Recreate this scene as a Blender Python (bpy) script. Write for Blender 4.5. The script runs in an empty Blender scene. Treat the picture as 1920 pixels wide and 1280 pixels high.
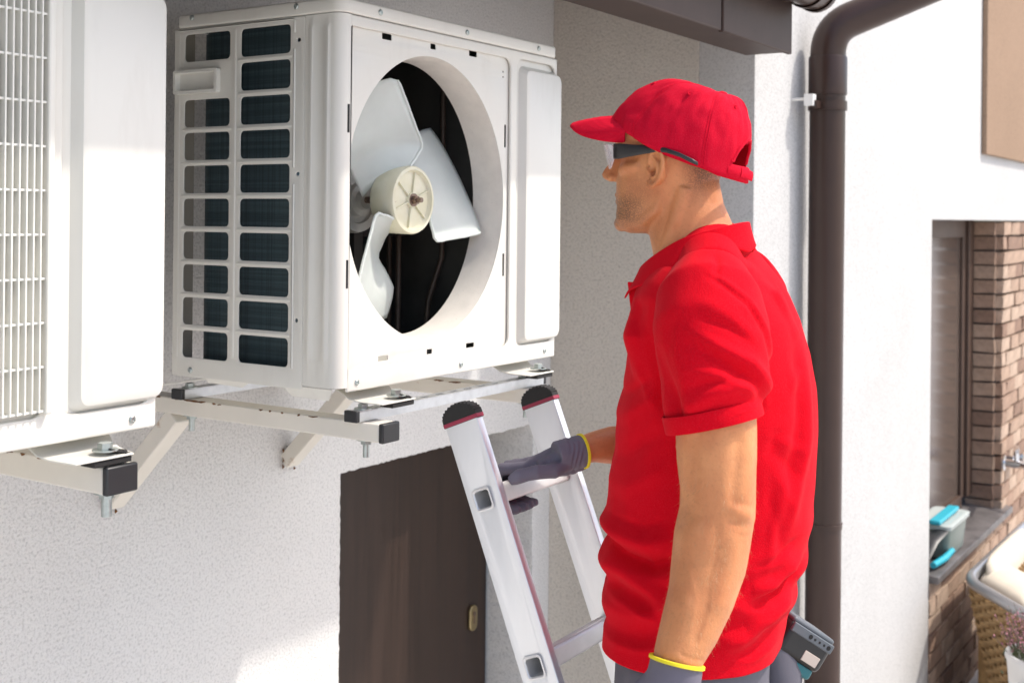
import bpy, bmesh, math, random
import numpy as np
from mathutils import Vector, Matrix, noise

# ------------------------------------------------------------------ camera, sky, sun, exposure
scene = bpy.context.scene
TH = math.radians(33.2)                       # heading of the camera measured from the air conditioner wall
FW = Vector((math.cos(TH), math.sin(TH), 0.0))
RT = Vector((math.sin(TH), -math.cos(TH), 0.0))
UP = Vector((0, 0, 1))
GROUND = -2.5                                 # the camera (origin) is on a raised work platform level
cam_data = bpy.data.cameras.new('camera')
cam = bpy.data.objects.new('camera', cam_data)
scene.collection.objects.link(cam)
roll = math.radians(0.55)
cr, sr = math.cos(roll), math.sin(roll)
cx = RT * cr + UP * sr
cy = UP * cr - RT * sr
cam.matrix_world = Matrix((
    (cx.x, cy.x, -FW.x, 0), (cx.y, cy.y, -FW.y, 0), (cx.z, cy.z, -FW.z, 0), (0, 0, 0, 1)))
cam_data.sensor_width = 36.0
cam_data.lens = 2273.0 / 1920.0 * 36.0
cam_data.shift_y = -(640.0 - 406.0) / 1920.0
cam_data.clip_end = 500
cam_data.clip_start = 0.05
cam_data.dof.use_dof = True
cam_data.dof.focus_distance = 2.15
cam_data.dof.aperture_fstop = 6.3
scene.camera = cam

SUN_DIR = Vector((0.60, -1.0, 1.65)).normalized()      # towards the sun
world = bpy.data.worlds.new('World')
scene.world = world
world.use_nodes = True
wn = world.node_tree.nodes
wl = world.node_tree.links
wn.clear()
wo = wn.new('ShaderNodeOutputWorld')
bg = wn.new('ShaderNodeBackground')
sky = wn.new('ShaderNodeTexSky')
sky.sky_type = 'NISHITA'
sky.sun_disc = False
sky.sun_elevation = math.asin(SUN_DIR.z)
sky.sun_rotation = math.atan2(SUN_DIR.x, SUN_DIR.y)
sky.air_density = 1.0
sky.dust_density = 3.2
sky.ozone_density = 1.0
bg.inputs['Strength'].default_value = 0.15
wl.new(sky.outputs[0], bg.inputs['Color'])
wl.new(bg.outputs[0], wo.inputs['Surface'])
sun_data = bpy.data.lights.new('sun', 'SUN')
sun_data.energy = 2.0
sun_data.angle = math.radians(1.2)
sun_data.color = (1.0, 0.945, 0.865)
sun = bpy.data.objects.new('sun', sun_data)
sun.rotation_euler = SUN_DIR.to_track_quat('Z', 'Y').to_euler()
sun.location = (2, -6, 8)
scene.collection.objects.link(sun)
scene.view_settings.view_transform = 'Standard'
scene.view_settings.look = 'None'
scene.view_settings.exposure = 0.84
scene.view_settings.gamma = 1.0
scene.view_settings.use_curve_mapping = False
scene.render.engine = 'CYCLES'
scene.cycles.use_denoising = True
scene.cycles.max_bounces = 8
scene.cycles.sample_clamp_indirect = 6.0

random.seed(4)
C = scene.collection

# ------------------------------------------------------------------ helpers
def thing(name, label, cat, loc, rotz=0.0, group=None):
    o = bpy.data.objects.new(name, None)
    o.empty_display_size = 0.1
    o.location = loc
    o.rotation_euler = (0, 0, rotz)
    C.objects.link(o)
    o['label'] = label
    o['category'] = cat
    if group:
        o['group'] = group
    o['_m'] = [v for r in (Matrix.Translation(loc) @ Matrix.Rotation(rotz, 4, 'Z')) for v in r]
    return o

WM = {}
def world_of(o):
    if o.name not in WM:
        m = Matrix.Translation(o.location) @ o.rotation_euler.to_matrix().to_4x4()
        if o.parent:
            m = world_of(o.parent) @ o.matrix_parent_inverse @ m
        WM[o.name] = m
    return WM[o.name]

def link(me, name, m, parent=None, smooth=40, bevel=0.0, seg=2):
    """One mesh object; its vertices are given in world coordinates."""
    o = bpy.data.objects.new(name, me)
    C.objects.link(o)
    if m is not None:
        me.materials.append(MAT[m])
    if parent is not None:
        o.parent = parent
        o.matrix_parent_inverse = world_of(parent).inverted()
    if smooth:
        me.polygons.foreach_set('use_smooth', [True] * len(me.polygons))
        if smooth < 180:
            me.set_sharp_from_angle(angle=math.radians(smooth))
    if bevel:
        b = o.modifiers.new('bevel', 'BEVEL')
        b.width = bevel
        b.segments = seg
        b.limit_method = 'ANGLE'
        b.angle_limit = math.radians(35)
        b.harden_normals = False
    return o

def struct(o):
    o['kind'] = 'structure'
    return o

def tag(o, label, cat, group=None):
    o['label'] = label
    o['category'] = cat
    if group:
        o['group'] = group
    return o

def frame_of(d, hint=None):
    d = Vector(d).normalized()
    h = Vector(hint) if hint else (Vector((0, 0, 1)) if abs(d.z) < 0.9 else Vector((1, 0, 0)))
    a = h.cross(d).normalized()
    b = d.cross(a).normalized()
    return a, b

class MB:
    """Collects shapes; build() turns them into one mesh object."""
    def __init__(self):
        self.v = []
        self.f = []
    def add(self, vs, fs):
        n = len(self.v)
        self.v += [tuple(p) for p in vs]
        self.f += [tuple(i + n for i in q) for q in fs]
        return self
    def box(self, x0, x1, y0, y1, z0, z1):
        return self.add([(x, y, z) for z in (z0, z1) for y in (y0, y1) for x in (x0, x1)],
                        [(0, 2, 3, 1), (4, 5, 7, 6), (0, 1, 5, 4), (2, 6, 7, 3), (0, 4, 6, 2), (1, 3, 7, 5)])
    def obox(self, c, ax, ay, az):
        c, ax, ay, az = Vector(c), Vector(ax), Vector(ay), Vector(az)
        return self.add([c + ax * i + ay * j + az * k for k in (-1, 1) for j in (-1, 1) for i in (-1, 1)],
                        [(0, 2, 3, 1), (4, 5, 7, 6), (0, 1, 5, 4), (2, 6, 7, 3), (0, 4, 6, 2), (1, 3, 7, 5)])
    def rings(self, rr, cap=True, close=False):
        n = len(rr[0])
        vs = [p for r in rr for p in r]
        fs = []
        m = len(rr)
        for i in range(m if close else m - 1):
            a, b = i * n, ((i + 1) % m) * n
            for k in range(n):
                l = (k + 1) % n
                fs.append((a + k, a + l, b + l, b + k))
        if cap and not close:
            fs.append(tuple(reversed(range(n))))
            fs.append(tuple(range((m - 1) * n, m * n)))
        return self.add(vs, fs)
    def tube(self, path, rad, n=12, close=False, cap=True, hint=None):
        P = [Vector(p) for p in path]
        rr = []
        a = None
        for i, p in enumerate(P):
            if close:
                d = P[(i + 1) % len(P)] - P[i - 1]
            else:
                d = P[min(i + 1, len(P) - 1)] - P[max(i - 1, 0)]
            d.normalize()
            if a is None:
                a, b = frame_of(d, hint)
            else:
                a = (a - d * a.dot(d)).normalized()
                b = d.cross(a)
            r = rad[i] if isinstance(rad, (list, tuple)) else rad
            if isinstance(r, (list, tuple)):
                r1, r2 = r
            else:
                r1 = r2 = r
            rr.append([p + a * (r1 * math.cos(t)) + b * (r2 * math.sin(t)) for t in [2 * math.pi * k / n for k in range(n)]])
        return self.rings(rr, cap, close)
    def cyl(self, p0, p1, r, n=16, r1=None):
        return self.tube([p0, p1], [r, r if r1 is None else r1], n)
    def lathe(self, o, axis, prof, n=32, closed=False):
        """prof: list of (distance along the axis, radius)"""
        o, d = Vector(o), Vector(axis).normalized()
        a, b = frame_of(d)
        rr = [[o + d * h + a * (r * math.cos(t)) + b * (r * math.sin(t)) for t in [2 * math.pi * k / n for k in range(n)]] for h, r in prof]
        return self.rings(rr, not closed, closed)
    def mesh(self, name='mesh'):
        me = bpy.data.meshes.new(name)
        me.from_pydata(self.v, [], self.f)
        me.validate()
        bm = bmesh.new()
        bm.from_mesh(me)
        bmesh.ops.recalc_face_normals(bm, faces=bm.faces)
        bm.to_mesh(me)
        bm.free()
        return me
    def build(self, name, m, parent=None, smooth=40, bevel=0.0, seg=2):
        return link(self.mesh(name), name, m, parent, smooth, bevel, seg)

def rrect(x0, x1, y0, y1, r, n=4):
    pts = []
    for cx_, cy_, a0 in ((x1 - r, y1 - r, 0), (x0 + r, y1 - r, 90), (x0 + r, y0 + r, 180), (x1 - r, y0 + r, 270)):
        for k in range(n + 1):
            t = math.radians(a0 + 90.0 * k / n)
            pts.append((cx_ + r * math.cos(t), cy_ + r * math.sin(t)))
    return pts

def ellipse(cx_, cy_, rx, ry, n=64):
    return [(cx_ + rx * math.cos(2 * math.pi * k / n), cy_ + ry * math.sin(2 * math.pi * k / n)) for k in range(n)]

def plate_mesh(name, outer, holes, thick, bevel, mapping):
    """A sheet with holes: outline in (s, t), thickness along w from 0 to thick; mapping(s, t, w) -> world."""
    cu = bpy.data.curves.new(name, 'CURVE')
    cu.dimensions = '2D'
    cu.fill_mode = 'BOTH'
    cu.extrude = max(thick / 2 - bevel, 0.0)
    cu.bevel_depth = bevel
    cu.bevel_resolution = 2
    cu.offset = -bevel
    for pts in [outer] + holes:
        sp = cu.splines.new('POLY')
        sp.points.add(len(pts) - 1)
        for p, q in zip(sp.points, pts):
            p.co = (q[0], q[1], 0, 1)
        sp.use_cyclic_u = True
    ob = bpy.data.objects.new('tmp', cu)
    C.objects.link(ob)
    dg = bpy.context.evaluated_depsgraph_get()
    me = bpy.data.meshes.new_from_object(ob.evaluated_get(dg))
    bpy.data.objects.remove(ob)
    me.name = name
    for v in me.vertices:
        v.co = mapping(v.co.x, v.co.y, v.co.z + thick / 2)
    bm = bmesh.new()
    bm.from_mesh(me)
    bmesh.ops.remove_doubles(bm, verts=bm.verts, dist=1e-5)
    bmesh.ops.recalc_face_normals(bm, faces=bm.faces)
    bm.to_mesh(me)
    bm.free()
    me.materials.clear()
    return me

def plate(name, outer, holes, thick, bevel, mapping, m, parent=None, smooth=35):
    return link(plate_mesh(name, outer, holes, thick, bevel, mapping), name, m, parent, smooth)

def remeshed(mb, voxel, smooth_it=4, fac=0.5, name='mesh'):
    """Union of overlapping closed shapes as one continuous surface."""
    ob = bpy.data.objects.new('tmp', mb.mesh(name))
    C.objects.link(ob)
    r = ob.modifiers.new('r', 'REMESH')
    r.mode = 'VOXEL'
    r.voxel_size = voxel
    if smooth_it:
        s = ob.modifiers.new('s', 'SMOOTH')
        s.factor = fac
        s.iterations = smooth_it
    dg = bpy.context.evaluated_depsgraph_get()
    me = bpy.data.meshes.new_from_object(ob.evaluated_get(dg))
    bpy.data.objects.remove(ob)
    me.name = name
    me.materials.clear()
    return me

def coords(me):
    a = np.empty(len(me.vertices) * 3)
    me.vertices.foreach_get('co', a)
    return a.reshape(-1, 3)

def normals(me):
    a = np.empty(len(me.vertices) * 3)
    me.vertices.foreach_get('normal', a)
    return a.reshape(-1, 3)

def set_coords(me, a):
    me.vertices.foreach_set('co', a.ravel())
    me.update()

# ------------------------------------------------------------------ materials
MAT = {}
def mat(name, color, rough=0.5, metal=0.0, var=0.0, vscale=8.0, color2=None, bump=0.0, bscale=200.0, bdist=0.002,
        spec=0.5, sss=0.0, trans=0.0, coat=0.0, rvar=0.0, detail=4.0, stretch=None, ior=None):
    m = bpy.data.materials.new(name)
    m.use_nodes = True
    nt = m.node_tree
    b = nt.nodes['Principled BSDF']
    b.inputs['Base Color'].default_value = (*color, 1)
    b.inputs['Roughness'].default_value = rough
    b.inputs['Metallic'].default_value = metal
    b.inputs['Specular IOR Level'].default_value = spec
    if sss:
        b.inputs['Subsurface Weight'].default_value = sss
        b.inputs['Subsurface Radius'].default_value = (0.012, 0.004, 0.002)
        b.inputs['Subsurface Scale'].default_value = 0.6
    if trans:
        b.inputs['Transmission Weight'].default_value = trans
    if coat:
        b.inputs['Coat Weight'].default_value = coat
    if ior:
        b.inputs['IOR'].default_value = ior
    tc = nt.nodes.new('ShaderNodeTexCoord')
    src = tc.outputs['Object']
    if stretch:
        mp = nt.nodes.new('ShaderNodeMapping')
        mp.inputs['Scale'].default_value = stretch
        nt.links.new(src, mp.inputs['Vector'])
        src = mp.outputs['Vector']
    if var or rvar:
        n = nt.nodes.new('ShaderNodeTexNoise')
        n.inputs['Scale'].default_value = vscale
        n.inputs['Detail'].default_value = detail
        n.inputs['Roughness'].default_value = 0.6
        nt.links.new(src, n.inputs['Vector'])
        rmp = nt.nodes.new('ShaderNodeValToRGB')
        rmp.color_ramp.elements[0].position = 0.3
        rmp.color_ramp.elements[1].position = 0.7
        c2 = color2 or tuple(max(0, c * (1 - var)) for c in color)
        rmp.color_ramp.elements[0].color = (*c2, 1)
        rmp.color_ramp.elements[1].color = (*color, 1)
        nt.links.new(n.outputs['Fac'], rmp.inputs['Fac'])
        if var:
            nt.links.new(rmp.outputs['Color'], b.inputs['Base Color'])
        if rvar:
            mr = nt.nodes.new('ShaderNodeMapRange')
            mr.inputs['To Min'].default_value = max(0.02, rough - rvar)
            mr.inputs['To Max'].default_value = min(1, rough + rvar)
            nt.links.new(n.outputs['Fac'], mr.inputs['Value'])
            nt.links.new(mr.outputs['Result'], b.inputs['Roughness'])
    if bump:
        n2 = nt.nodes.new('ShaderNodeTexNoise')
        n2.inputs['Scale'].default_value = bscale
        n2.inputs['Detail'].default_value = 3.0
        nt.links.new(src, n2.inputs['Vector'])
        bp = nt.nodes.new('ShaderNodeBump')
        bp.inputs['Strength'].default_value = bump
        bp.inputs['Distance'].default_value = bdist
        nt.links.new(n2.outputs['Fac'], bp.inputs['Height'])
        nt.links.new(bp.outputs['Normal'], b.inputs['Normal'])
    MAT[name] = m
    return m

def nodes_of(name):
    m = MAT[name]
    return m.node_tree, m.node_tree.nodes['Principled BSDF']

def mix_over(name, color, scale, lo, hi, rough=None, attr=None, detail=6.0, stretch=None, amount=1.0):
    """Mixes a second colour over a material where noise (times an attribute) exceeds a threshold: rust, grime, stubble."""
    nt, b = nodes_of(name)
    sock = b.inputs['Base Color']
    tc = nt.nodes.new('ShaderNodeTexCoord')
    src = tc.outputs['Object']
    if stretch:
        mp = nt.nodes.new('ShaderNodeMapping')
        mp.inputs['Scale'].default_value = stretch
        nt.links.new(src, mp.inputs['Vector'])
        src = mp.outputs['Vector']
    n = nt.nodes.new('ShaderNodeTexNoise')
    n.inputs['Scale'].default_value = scale
    n.inputs['Detail'].default_value = detail
    n.inputs['Roughness'].default_value = 0.65
    nt.links.new(src, n.inputs['Vector'])
    mr = nt.nodes.new('ShaderNodeMapRange')
    mr.inputs['From Min'].default_value = lo
    mr.inputs['From Max'].default_value = hi
    mr.inputs['To Max'].default_value = amount
    nt.links.new(n.outputs['Fac'], mr.inputs['Value'])
    fac = mr.outputs['Result']
    if attr:
        at = nt.nodes.new('ShaderNodeAttribute')
        at.attribute_name = attr
        ml = nt.nodes.new('ShaderNodeMath')
        ml.operation = 'MULTIPLY'
        nt.links.new(fac, ml.inputs[0])
        nt.links.new(at.outputs['Fac'], ml.inputs[1])
        fac = ml.outputs[0]
    mx = nt.nodes.new('ShaderNodeMix')
    mx.data_type = 'RGBA'
    nt.links.new(fac, mx.inputs['Factor'])
    if sock.is_linked:
        nt.links.new(sock.links[0].from_socket, mx.inputs[6])
    else:
        mx.inputs[6].default_value = sock.default_value
    mx.inputs[7].default_value = (*color, 1)
    nt.links.new(mx.outputs[2], sock)

def stucco(name, color, color2, strength=0.9, scale=150.0):
    m = mat(name, color, rough=0.92, var=0.1, vscale=1.6, color2=color2, spec=0.15)
    nt, b = nodes_of(name)
    tc = nt.nodes.new('ShaderNodeTexCoord')
    n1 = nt.nodes.new('ShaderNodeTexNoise')
    n1.inputs['Scale'].default_value = scale
    n1.inputs['Detail'].default_value = 2.5
    n1.inputs['Roughness'].default_value = 0.6
    n2 = nt.nodes.new('ShaderNodeTexVoronoi')
    n2.inputs['Scale'].default_value = scale * 0.9
    n3 = nt.nodes.new('ShaderNodeTexNoise')
    n3.inputs['Scale'].default_value = 9.0
    for n in (n1, n2, n3):
        nt.links.new(tc.outputs['Object'], n.inputs['Vector'])
    ad = nt.nodes.new('ShaderNodeMath'); ad.operation = 'MULTIPLY_ADD'
    ad.inputs[1].default_value = 0.35
    nt.links.new(n2.outputs['Distance'], ad.inputs[0])
    nt.links.new(n1.outputs['Fac'], ad.inputs[2])
    ad2 = nt.nodes.new('ShaderNodeMath'); ad2.operation = 'MULTIPLY_ADD'
    ad2.inputs[1].default_value = 0.8
    nt.links.new(n3.outputs['Fac'], ad2.inputs[0])
    nt.links.new(ad.outputs[0], ad2.inputs[2])
    bp = nt.nodes.new('ShaderNodeBump')
    bp.inputs['Strength'].default_value = strength
    bp.inputs['Distance'].default_value = 0.0035
    nt.links.new(ad2.outputs[0], bp.inputs['Height'])
    nt.links.new(bp.outputs['Normal'], b.inputs['Normal'])
    # fine pits: a little darker in the low parts of the grain
    pit = nt.nodes.new('ShaderNodeMapRange')
    pit.inputs['From Min'].default_value = 0.30
    pit.inputs['From Max'].default_value = 0.52
    pit.inputs['To Min'].default_value = 0.74
    pit.inputs['To Max'].default_value = 1.0
    nt.links.new(n1.outputs['Fac'], pit.inputs['Value'])
    mu = nt.nodes.new('ShaderNodeMix'); mu.data_type = 'RGBA'; mu.blend_type = 'MULTIPLY'
    mu.inputs['Factor'].default_value = 1.0
    src = b.inputs['Base Color'].links[0].from_socket
    nt.links.new(src, mu.inputs[6])
    nt.links.new(pit.outputs['Result'], mu.inputs[7])
    nt.links.new(mu.outputs[2], b.inputs['Base Color'])
    return m

stucco('stucco_wall', (0.72, 0.71, 0.69), (0.67, 0.655, 0.635), 0.8, 150.0)
stucco('stucco_return', (0.62, 0.575, 0.51), (0.575, 0.53, 0.47), 0.9, 120.0)
stucco('stucco_white', (0.58, 0.572, 0.56), (0.53, 0.522, 0.508), 0.35, 160.0)
stucco('stucco_tan_shade', (0.33, 0.225, 0.155), (0.30, 0.205, 0.14), 0.4, 120.0)  # tan stucco darkened, the wall's shade is put into the colour
mat('paving', (0.68, 0.665, 0.64), 0.9, var=0.25, vscale=3.0, bump=0.4, bscale=60)
mat('mortar', (0.16, 0.13, 0.115), 0.95, bump=0.6, bscale=120)
for i, c in enumerate(((0.46, 0.315, 0.225), (0.39, 0.255, 0.18), (0.53, 0.385, 0.285), (0.29, 0.18, 0.125))):
    mat('brick%d' % i, c, 0.9, var=0.35, vscale=22, bump=0.6, bscale=90, bdist=0.004)
mat('door_wood', (0.040, 0.022, 0.015), 0.42, var=0.45, vscale=5.0, stretch=(14, 14, 0.35), bump=0.15, bscale=40, rvar=0.12)
mat('brass', (0.42, 0.33, 0.18), 0.35, metal=0.9, var=0.2, vscale=30)
mat('hole_shade', (0.01, 0.01, 0.01), 0.8)  # flat black, painted shade for the inside of slots and holes
mat('gutter_brown', (0.052, 0.029, 0.022), 0.30, spec=0.35, var=0.2, vscale=4)
mat('fascia', (0.066, 0.043, 0.036), 0.5, spec=0.2, var=0.25, vscale=6, bump=0.05, bscale=60)
mat('roof_tile', (0.08, 0.05, 0.045), 0.8, var=0.3, vscale=6)
mat('galvanised', (0.62, 0.64, 0.66), 0.36, metal=0.85, var=0.18, vscale=40, rvar=0.12)
mat('bracket_paint', (0.74, 0.70, 0.62), 0.45, var=0.08, vscale=9)
mix_over('bracket_paint', (0.34, 0.17, 0.05), 13.0, 0.64, 0.72, detail=9)
mat('rust', (0.20, 0.085, 0.025), 0.9, var=0.6, vscale=60, bump=0.5, bscale=200)
mat('black_plastic', (0.018, 0.019, 0.021), 0.42, rvar=0.12, vscale=40)
mat('rubber', (0.014, 0.013, 0.012), 0.7, bump=0.2, bscale=300)
mat('zinc', (0.50, 0.55, 0.53), 0.35, metal=0.8, var=0.25, vscale=80)
mat('casing', (0.70, 0.685, 0.625), 0.34, var=0.03, vscale=5, bump=0.03, bscale=260, bdist=0.0006)
mix_over('casing', (0.50, 0.46, 0.39), 7.0, 0.52, 0.85, amount=0.30, stretch=(3, 3, .6))
mat('casing_plastic', (0.77, 0.76, 0.70), 0.42, var=0.06, vscale=30)
mat('shroud', (0.74, 0.70, 0.635), 0.5, var=0.12, vscale=24)
mix_over('shroud', (0.40, 0.33, 0.25), 260, 0.64, 0.70, amount=0.7)
mat('coil_fins', (0.045, 0.078, 0.092), 0.5, metal=0.3, var=0.4, vscale=3, bump=0.8, bscale=1.0, stretch=(1, 1, 900))
mix_over('coil_fins', (0.085, 0.135, 0.155), 1.0, 0.46, 0.62, stretch=(.6, .6, 75), amount=0.55, detail=3)
mix_over('coil_fins', (0.012, 0.022, 0.028), 1.0, 0.5, 0.62, stretch=(260, 260, 1.5), amount=0.5, detail=2)
mat('copper_tube', (0.45, 0.58, 0.66), 0.28, metal=0.9, var=0.3, vscale=70)
mat('inner_dark', (0.055, 0.055, 0.052), 0.55, var=0.5, vscale=9)
mat('inner_louvre', (0.30, 0.27, 0.22), 0.5)
mat('copper', (0.10, 0.075, 0.06), 0.5, metal=0.3, var=0.4, vscale=40)
mat('fan_plastic', (0.62, 0.665, 0.63), 0.36, var=0.10, vscale=10)
nodes_of('fan_plastic')[1].inputs['Subsurface Weight'].default_value = 0.35
nodes_of('fan_plastic')[1].inputs['Subsurface Radius'].default_value = (0.01, 0.012, 0.01)
mat('fan_hub', (0.71, 0.695, 0.55), 0.42, var=0.18, vscale=26, color2=(0.66, 0.63, 0.45))
mix_over('fan_hub', (0.30, 0.20, 0.09), 90, 0.66, 0.74, amount=0.8)
mat('motor', (0.58, 0.57, 0.54), 0.4, metal=0.35, var=0.15, vscale=40)
mat('steel_nut', (0.30, 0.22, 0.18), 0.4, metal=0.9, var=0.4, vscale=160)
mat('aluminium', (0.80, 0.81, 0.82), 0.34, metal=0.55, var=0.06, vscale=5, stretch=(4, 4, 0.6), rvar=0.08)
mat('aluminium_rung', (0.78, 0.77, 0.76), 0.42, metal=0.5, var=0.12, vscale=18)
mat('ladder_red', (0.32, 0.025, 0.06), 0.5)
mat('plastic_white', (0.78, 0.77, 0.74), 0.45)

# ------------------------------------------------------------------ ground
g = MB()
g.add([(-200, -200, GROUND), (200, -200, GROUND), (200, 200, GROUND), (-200, 200, GROUND)], [(0, 1, 2, 3)])
struct(g.build('ground', 'paving', None, 0))

# ------------------------------------------------------------------ house
YW, XB, YC = 2.28, 3.75, 1.51        # wall behind the units; return wall; projecting wall
house = thing('house', 'white stucco house with a brown door, eave and brick framed window', 'house', (3.75, 2.2, GROUND))

def jag(p, q, step=0.012, amp=0.0022, seed=0):
    rnd = random.Random(seed)
    d = math.dist(p, q)
    n = max(2, int(d / step))
    nx, ny = -(q[1] - p[1]) / d, (q[0] - p[0]) / d
    out = []
    for k in range(n):
        t = k / n
        a = 0 if k == 0 else rnd.uniform(-amp, amp)
        out.append((p[0] + (q[0] - p[0]) * t + nx * a, p[1] + (q[1] - p[1]) * t + ny * a))
    return out

NX0, NX1, NZ = 2.612, 3.636, -0.732
outer = [(-9.0, GROUND), (-9.0, 1.35), (XB, 1.35), (XB, GROUND), (NX1, GROUND)]
outer += jag((NX1, GROUND), (NX1, NZ), seed=1)[1:]
outer += jag((NX1, NZ), (NX0, NZ), seed=2)
outer += jag((NX0, NZ), (NX0, GROUND), seed=3)
outer += [(NX0, GROUND)]
plate('wall', outer, [], 0.19, 0.003, lambda s, t, w: (s, YW + w, t), 'stucco_wall', house, 30)
w = MB(); w.box(XB, XB + 0.2, YC + 0.2, YW + 0.4, GROUND, 3.0)
w.build('return_wall', 'stucco_return', house, 0, 0.004)
WX0, WZ0, WZ1 = 6.02, -1.715, 0.004          # left jamb, sill and head of the window niche
outer = [(XB + 0.002, GROUND), (XB + 0.002, 3.0), (11.0, 3.0), (11.0, WZ1), (WX0, WZ1), (WX0, GROUND)]
plate('front_wall', outer, [], 0.2, 0.004, lambda s, t, w: (s, YC + w, t), 'stucco_white', house, 30)
w = MB(); w.box(7.06, 11.0, YC - 0.03, YC - 0.002, 0.372, 3.0)  # panel added for a tan wall area, its shade painted in
w.build('tan_shade_panel', 'stucco_tan_shade', house, 0, 0.003)

# door in the recess
d = MB(); d.box(2.50, 3.634, YW + 0.195, YW + 0.235, GROUND + 0.02, -0.55)
door = d.build('door', 'door_wood', house, 0)
lp = plate('lock_plate', rrect(3.520, 3.566, -1.474, -1.382, 0.0225, 8), [], 0.012, 0.004,
           lambda s, t, w: (s, YW + 0.195 - w, t), 'brass', door, 50)
lp.parent = door
kh = MB(); kh.cyl((3.543, YW + 0.184, -1.412), (3.543, YW + 0.180, -1.412), 0.008, 14)
kh.box(3.5405, 3.5455, YW + 0.1805, YW + 0.184, -1.446, -1.418)
kh.build('keyhole', 'steel_nut', door)

# eave with fascia, roof and gutter
e = MB(); e.box(-9.0, 3.50, 1.300, 1.442, 0.500, 0.515)
e.box(-9.0, 2.985, 1.296, 1.312, 0.497, 0.70)
e.box(2.99, 3.503, 1.293, 1.309, 0.494, 0.70)
e.box(-9.0, 3.50, 1.428, 1.442, 0.516, 0.64)
e.box(3.484, 3.5, 1.31, 1.427, 0.5155, 0.66)
e.build('eave', 'fascia', house, 30, 0.004)
r = MB()
r.add([(-9.1, 1.16, 0.705), (3.74, 1.16, 0.705), (3.74, 2.75, 1.42), (-9.1, 2.75, 1.42),
       (-9.1, 1.14, 0.745), (3.74, 1.14, 0.745), (3.74, 2.73, 1.46), (-9.1, 2.73, 1.46)],
      [(0, 3, 2, 1), (4, 5, 6, 7), (0, 1, 5, 4), (1, 2, 6, 5), (2, 3, 7, 6), (3, 0, 4, 7)])
r.build('roof', 'roof_tile', house, 0)
gt = MB()
GY, GZ, GR = 1.230, 0.685, 0.060
def half(x, rad):
    a = [(x, GY + rad * math.cos(t), GZ + rad * math.sin(t)) for t in [math.pi + math.pi * k / 14 for k in range(15)]]
    b = [(x, GY + (rad - .003) * math.cos(t), GZ + (rad - .003) * math.sin(t)) for t in [2 * math.pi - math.pi * k / 14 for k in range(15)]]
    return a + b
gt.rings([half(-9.1, GR), half(3.52, GR)])
gutter = gt.build('gutter', 'gutter_brown', house)
for x in (3.30, 3.44, 3.52):
    q = MB(); q.rings([half(x, GR + .006), half(x + .022, GR + .006)])
    q.build('gutter_collar', 'gutter_brown', gutter, 40, 0.002)
en = MB(); en.rings([[(x, GY + GR * .98 * math.cos(t), GZ + GR * .98 * math.sin(t)) for t in [math.pi + math.pi * k / 14 for k in range(15)]] for x in (3.532, 3.538)])
en.build('gutter_end', 'gutter_brown', gutter, 40)

# downpipe
PX, PY, PR = 4.205, 1.42, 0.062
path = [(PX, PY, GROUND), (PX, PY, 0.50), (PX, PY, 0.55), (PX, PY, 0.585)]
p0, p1 = Vector((PX, PY, 0.585)), Vector((PX, PY, 0.675))
p2 = p1 + Vector((.142, -.218, .112)).normalized() * .09
for k in range(1, 11):
    t = k / 10
    path.append(tuple(p0 * (1 - t) ** 2 + p1 * 2 * t * (1 - t) + p2 * t * t))
dirn = (p2 - p1).normalized()
path += [tuple(p2 + dirn * 0.12), tuple(p2 + dirn * 0.6)]
pm = MB(); pm.tube(path[:2], PR, 36)
pipe = pm.build('downpipe', 'gutter_brown', house)
pm = MB(); pm.tube(path[2:], PR, 36)
pm.build('elbow', 'gutter_brown', pipe)
pm = MB(); pm.lathe((PX, PY, 0.44), (0, 0, 1), [(0, PR + .0005), (0, PR + .005), (.13, PR + .005), (.136, PR + .003), (.136, PR - .01)], 36)
pm.build('socket', 'gutter_brown', pipe, 35)
for z in (0.385, -1.09):
    pm = MB()
    if z > 0:
        pm.lathe((PX, PY, z), (0, 0, 1), [(0, PR), (0, PR + .006), (.032, PR + .006), (.032, PR)], 36)
        pm.obox((PX - .088, PY + .012, z + .016), (.022, 0, 0), (0, .012, 0), (0, 0, .013))
        cl = pm.build('pipe_clamp', 'gutter_brown', pipe, 35)
        pm = MB(); pm.obox((PX - .108, PY + .026, z + .03), (.016, 0, 0), (0, .016, 0), (0, 0, .020))
        pm.cyl((PX - .108, PY + .03, z + .034), (PX - .108, YC + .01, z + .034), .005, 10)
        pm.build('clamp_bolt', 'plastic_white', cl, 35)
    else:
        pm.lathe((PX, PY, z), (0, 0, 1), [(0, PR - .002), (0, PR + .0025), (.02, PR + .0035), (.022, PR - .002)], 36)
        pm.build('pipe_joint', 'gutter_brown', pipe, 35)

# brick work round the window
bw = MB()
bw.box(WX0 + .002, 11.0, YC + .045, YC + .25, GROUND, WZ0 - .045)
bw.box(7.665, 11.0, YC + .045, YC + .30, WZ0 - .043, WZ1 - .006)
brickwall = bw.build('brick_wall', 'mortar', house, 0)
def brick_mesh(lx, ly, lz, seed):
    rnd = random.Random(seed)
    b = MB(); b.box(-lx / 2, lx / 2, -ly / 2, ly / 2, -lz / 2, lz / 2)
    b.v = [tuple(c + rnd.uniform(-.004, .004) for c in p) for p in b.v]
    return b.mesh('brick')
PITCH, COURSE = 0.245, 0.0875
stretchers = [brick_mesh(PITCH - .016, .05, COURSE - .014, s) for s in range(4)]
halves = [brick_mesh(PITCH / 2 - .014, .05, COURSE - .014, 10 + s) for s in range(3)]
headers = [brick_mesh(.048, .152, COURSE - .013, 20 + s) for s in range(4)]
for lst in (stretchers, halves, headers):
    for k, me in enumerate(lst):
        me.materials.append(MAT['brick%d' % (k % 4)])
rnd = random.Random(7)
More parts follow.
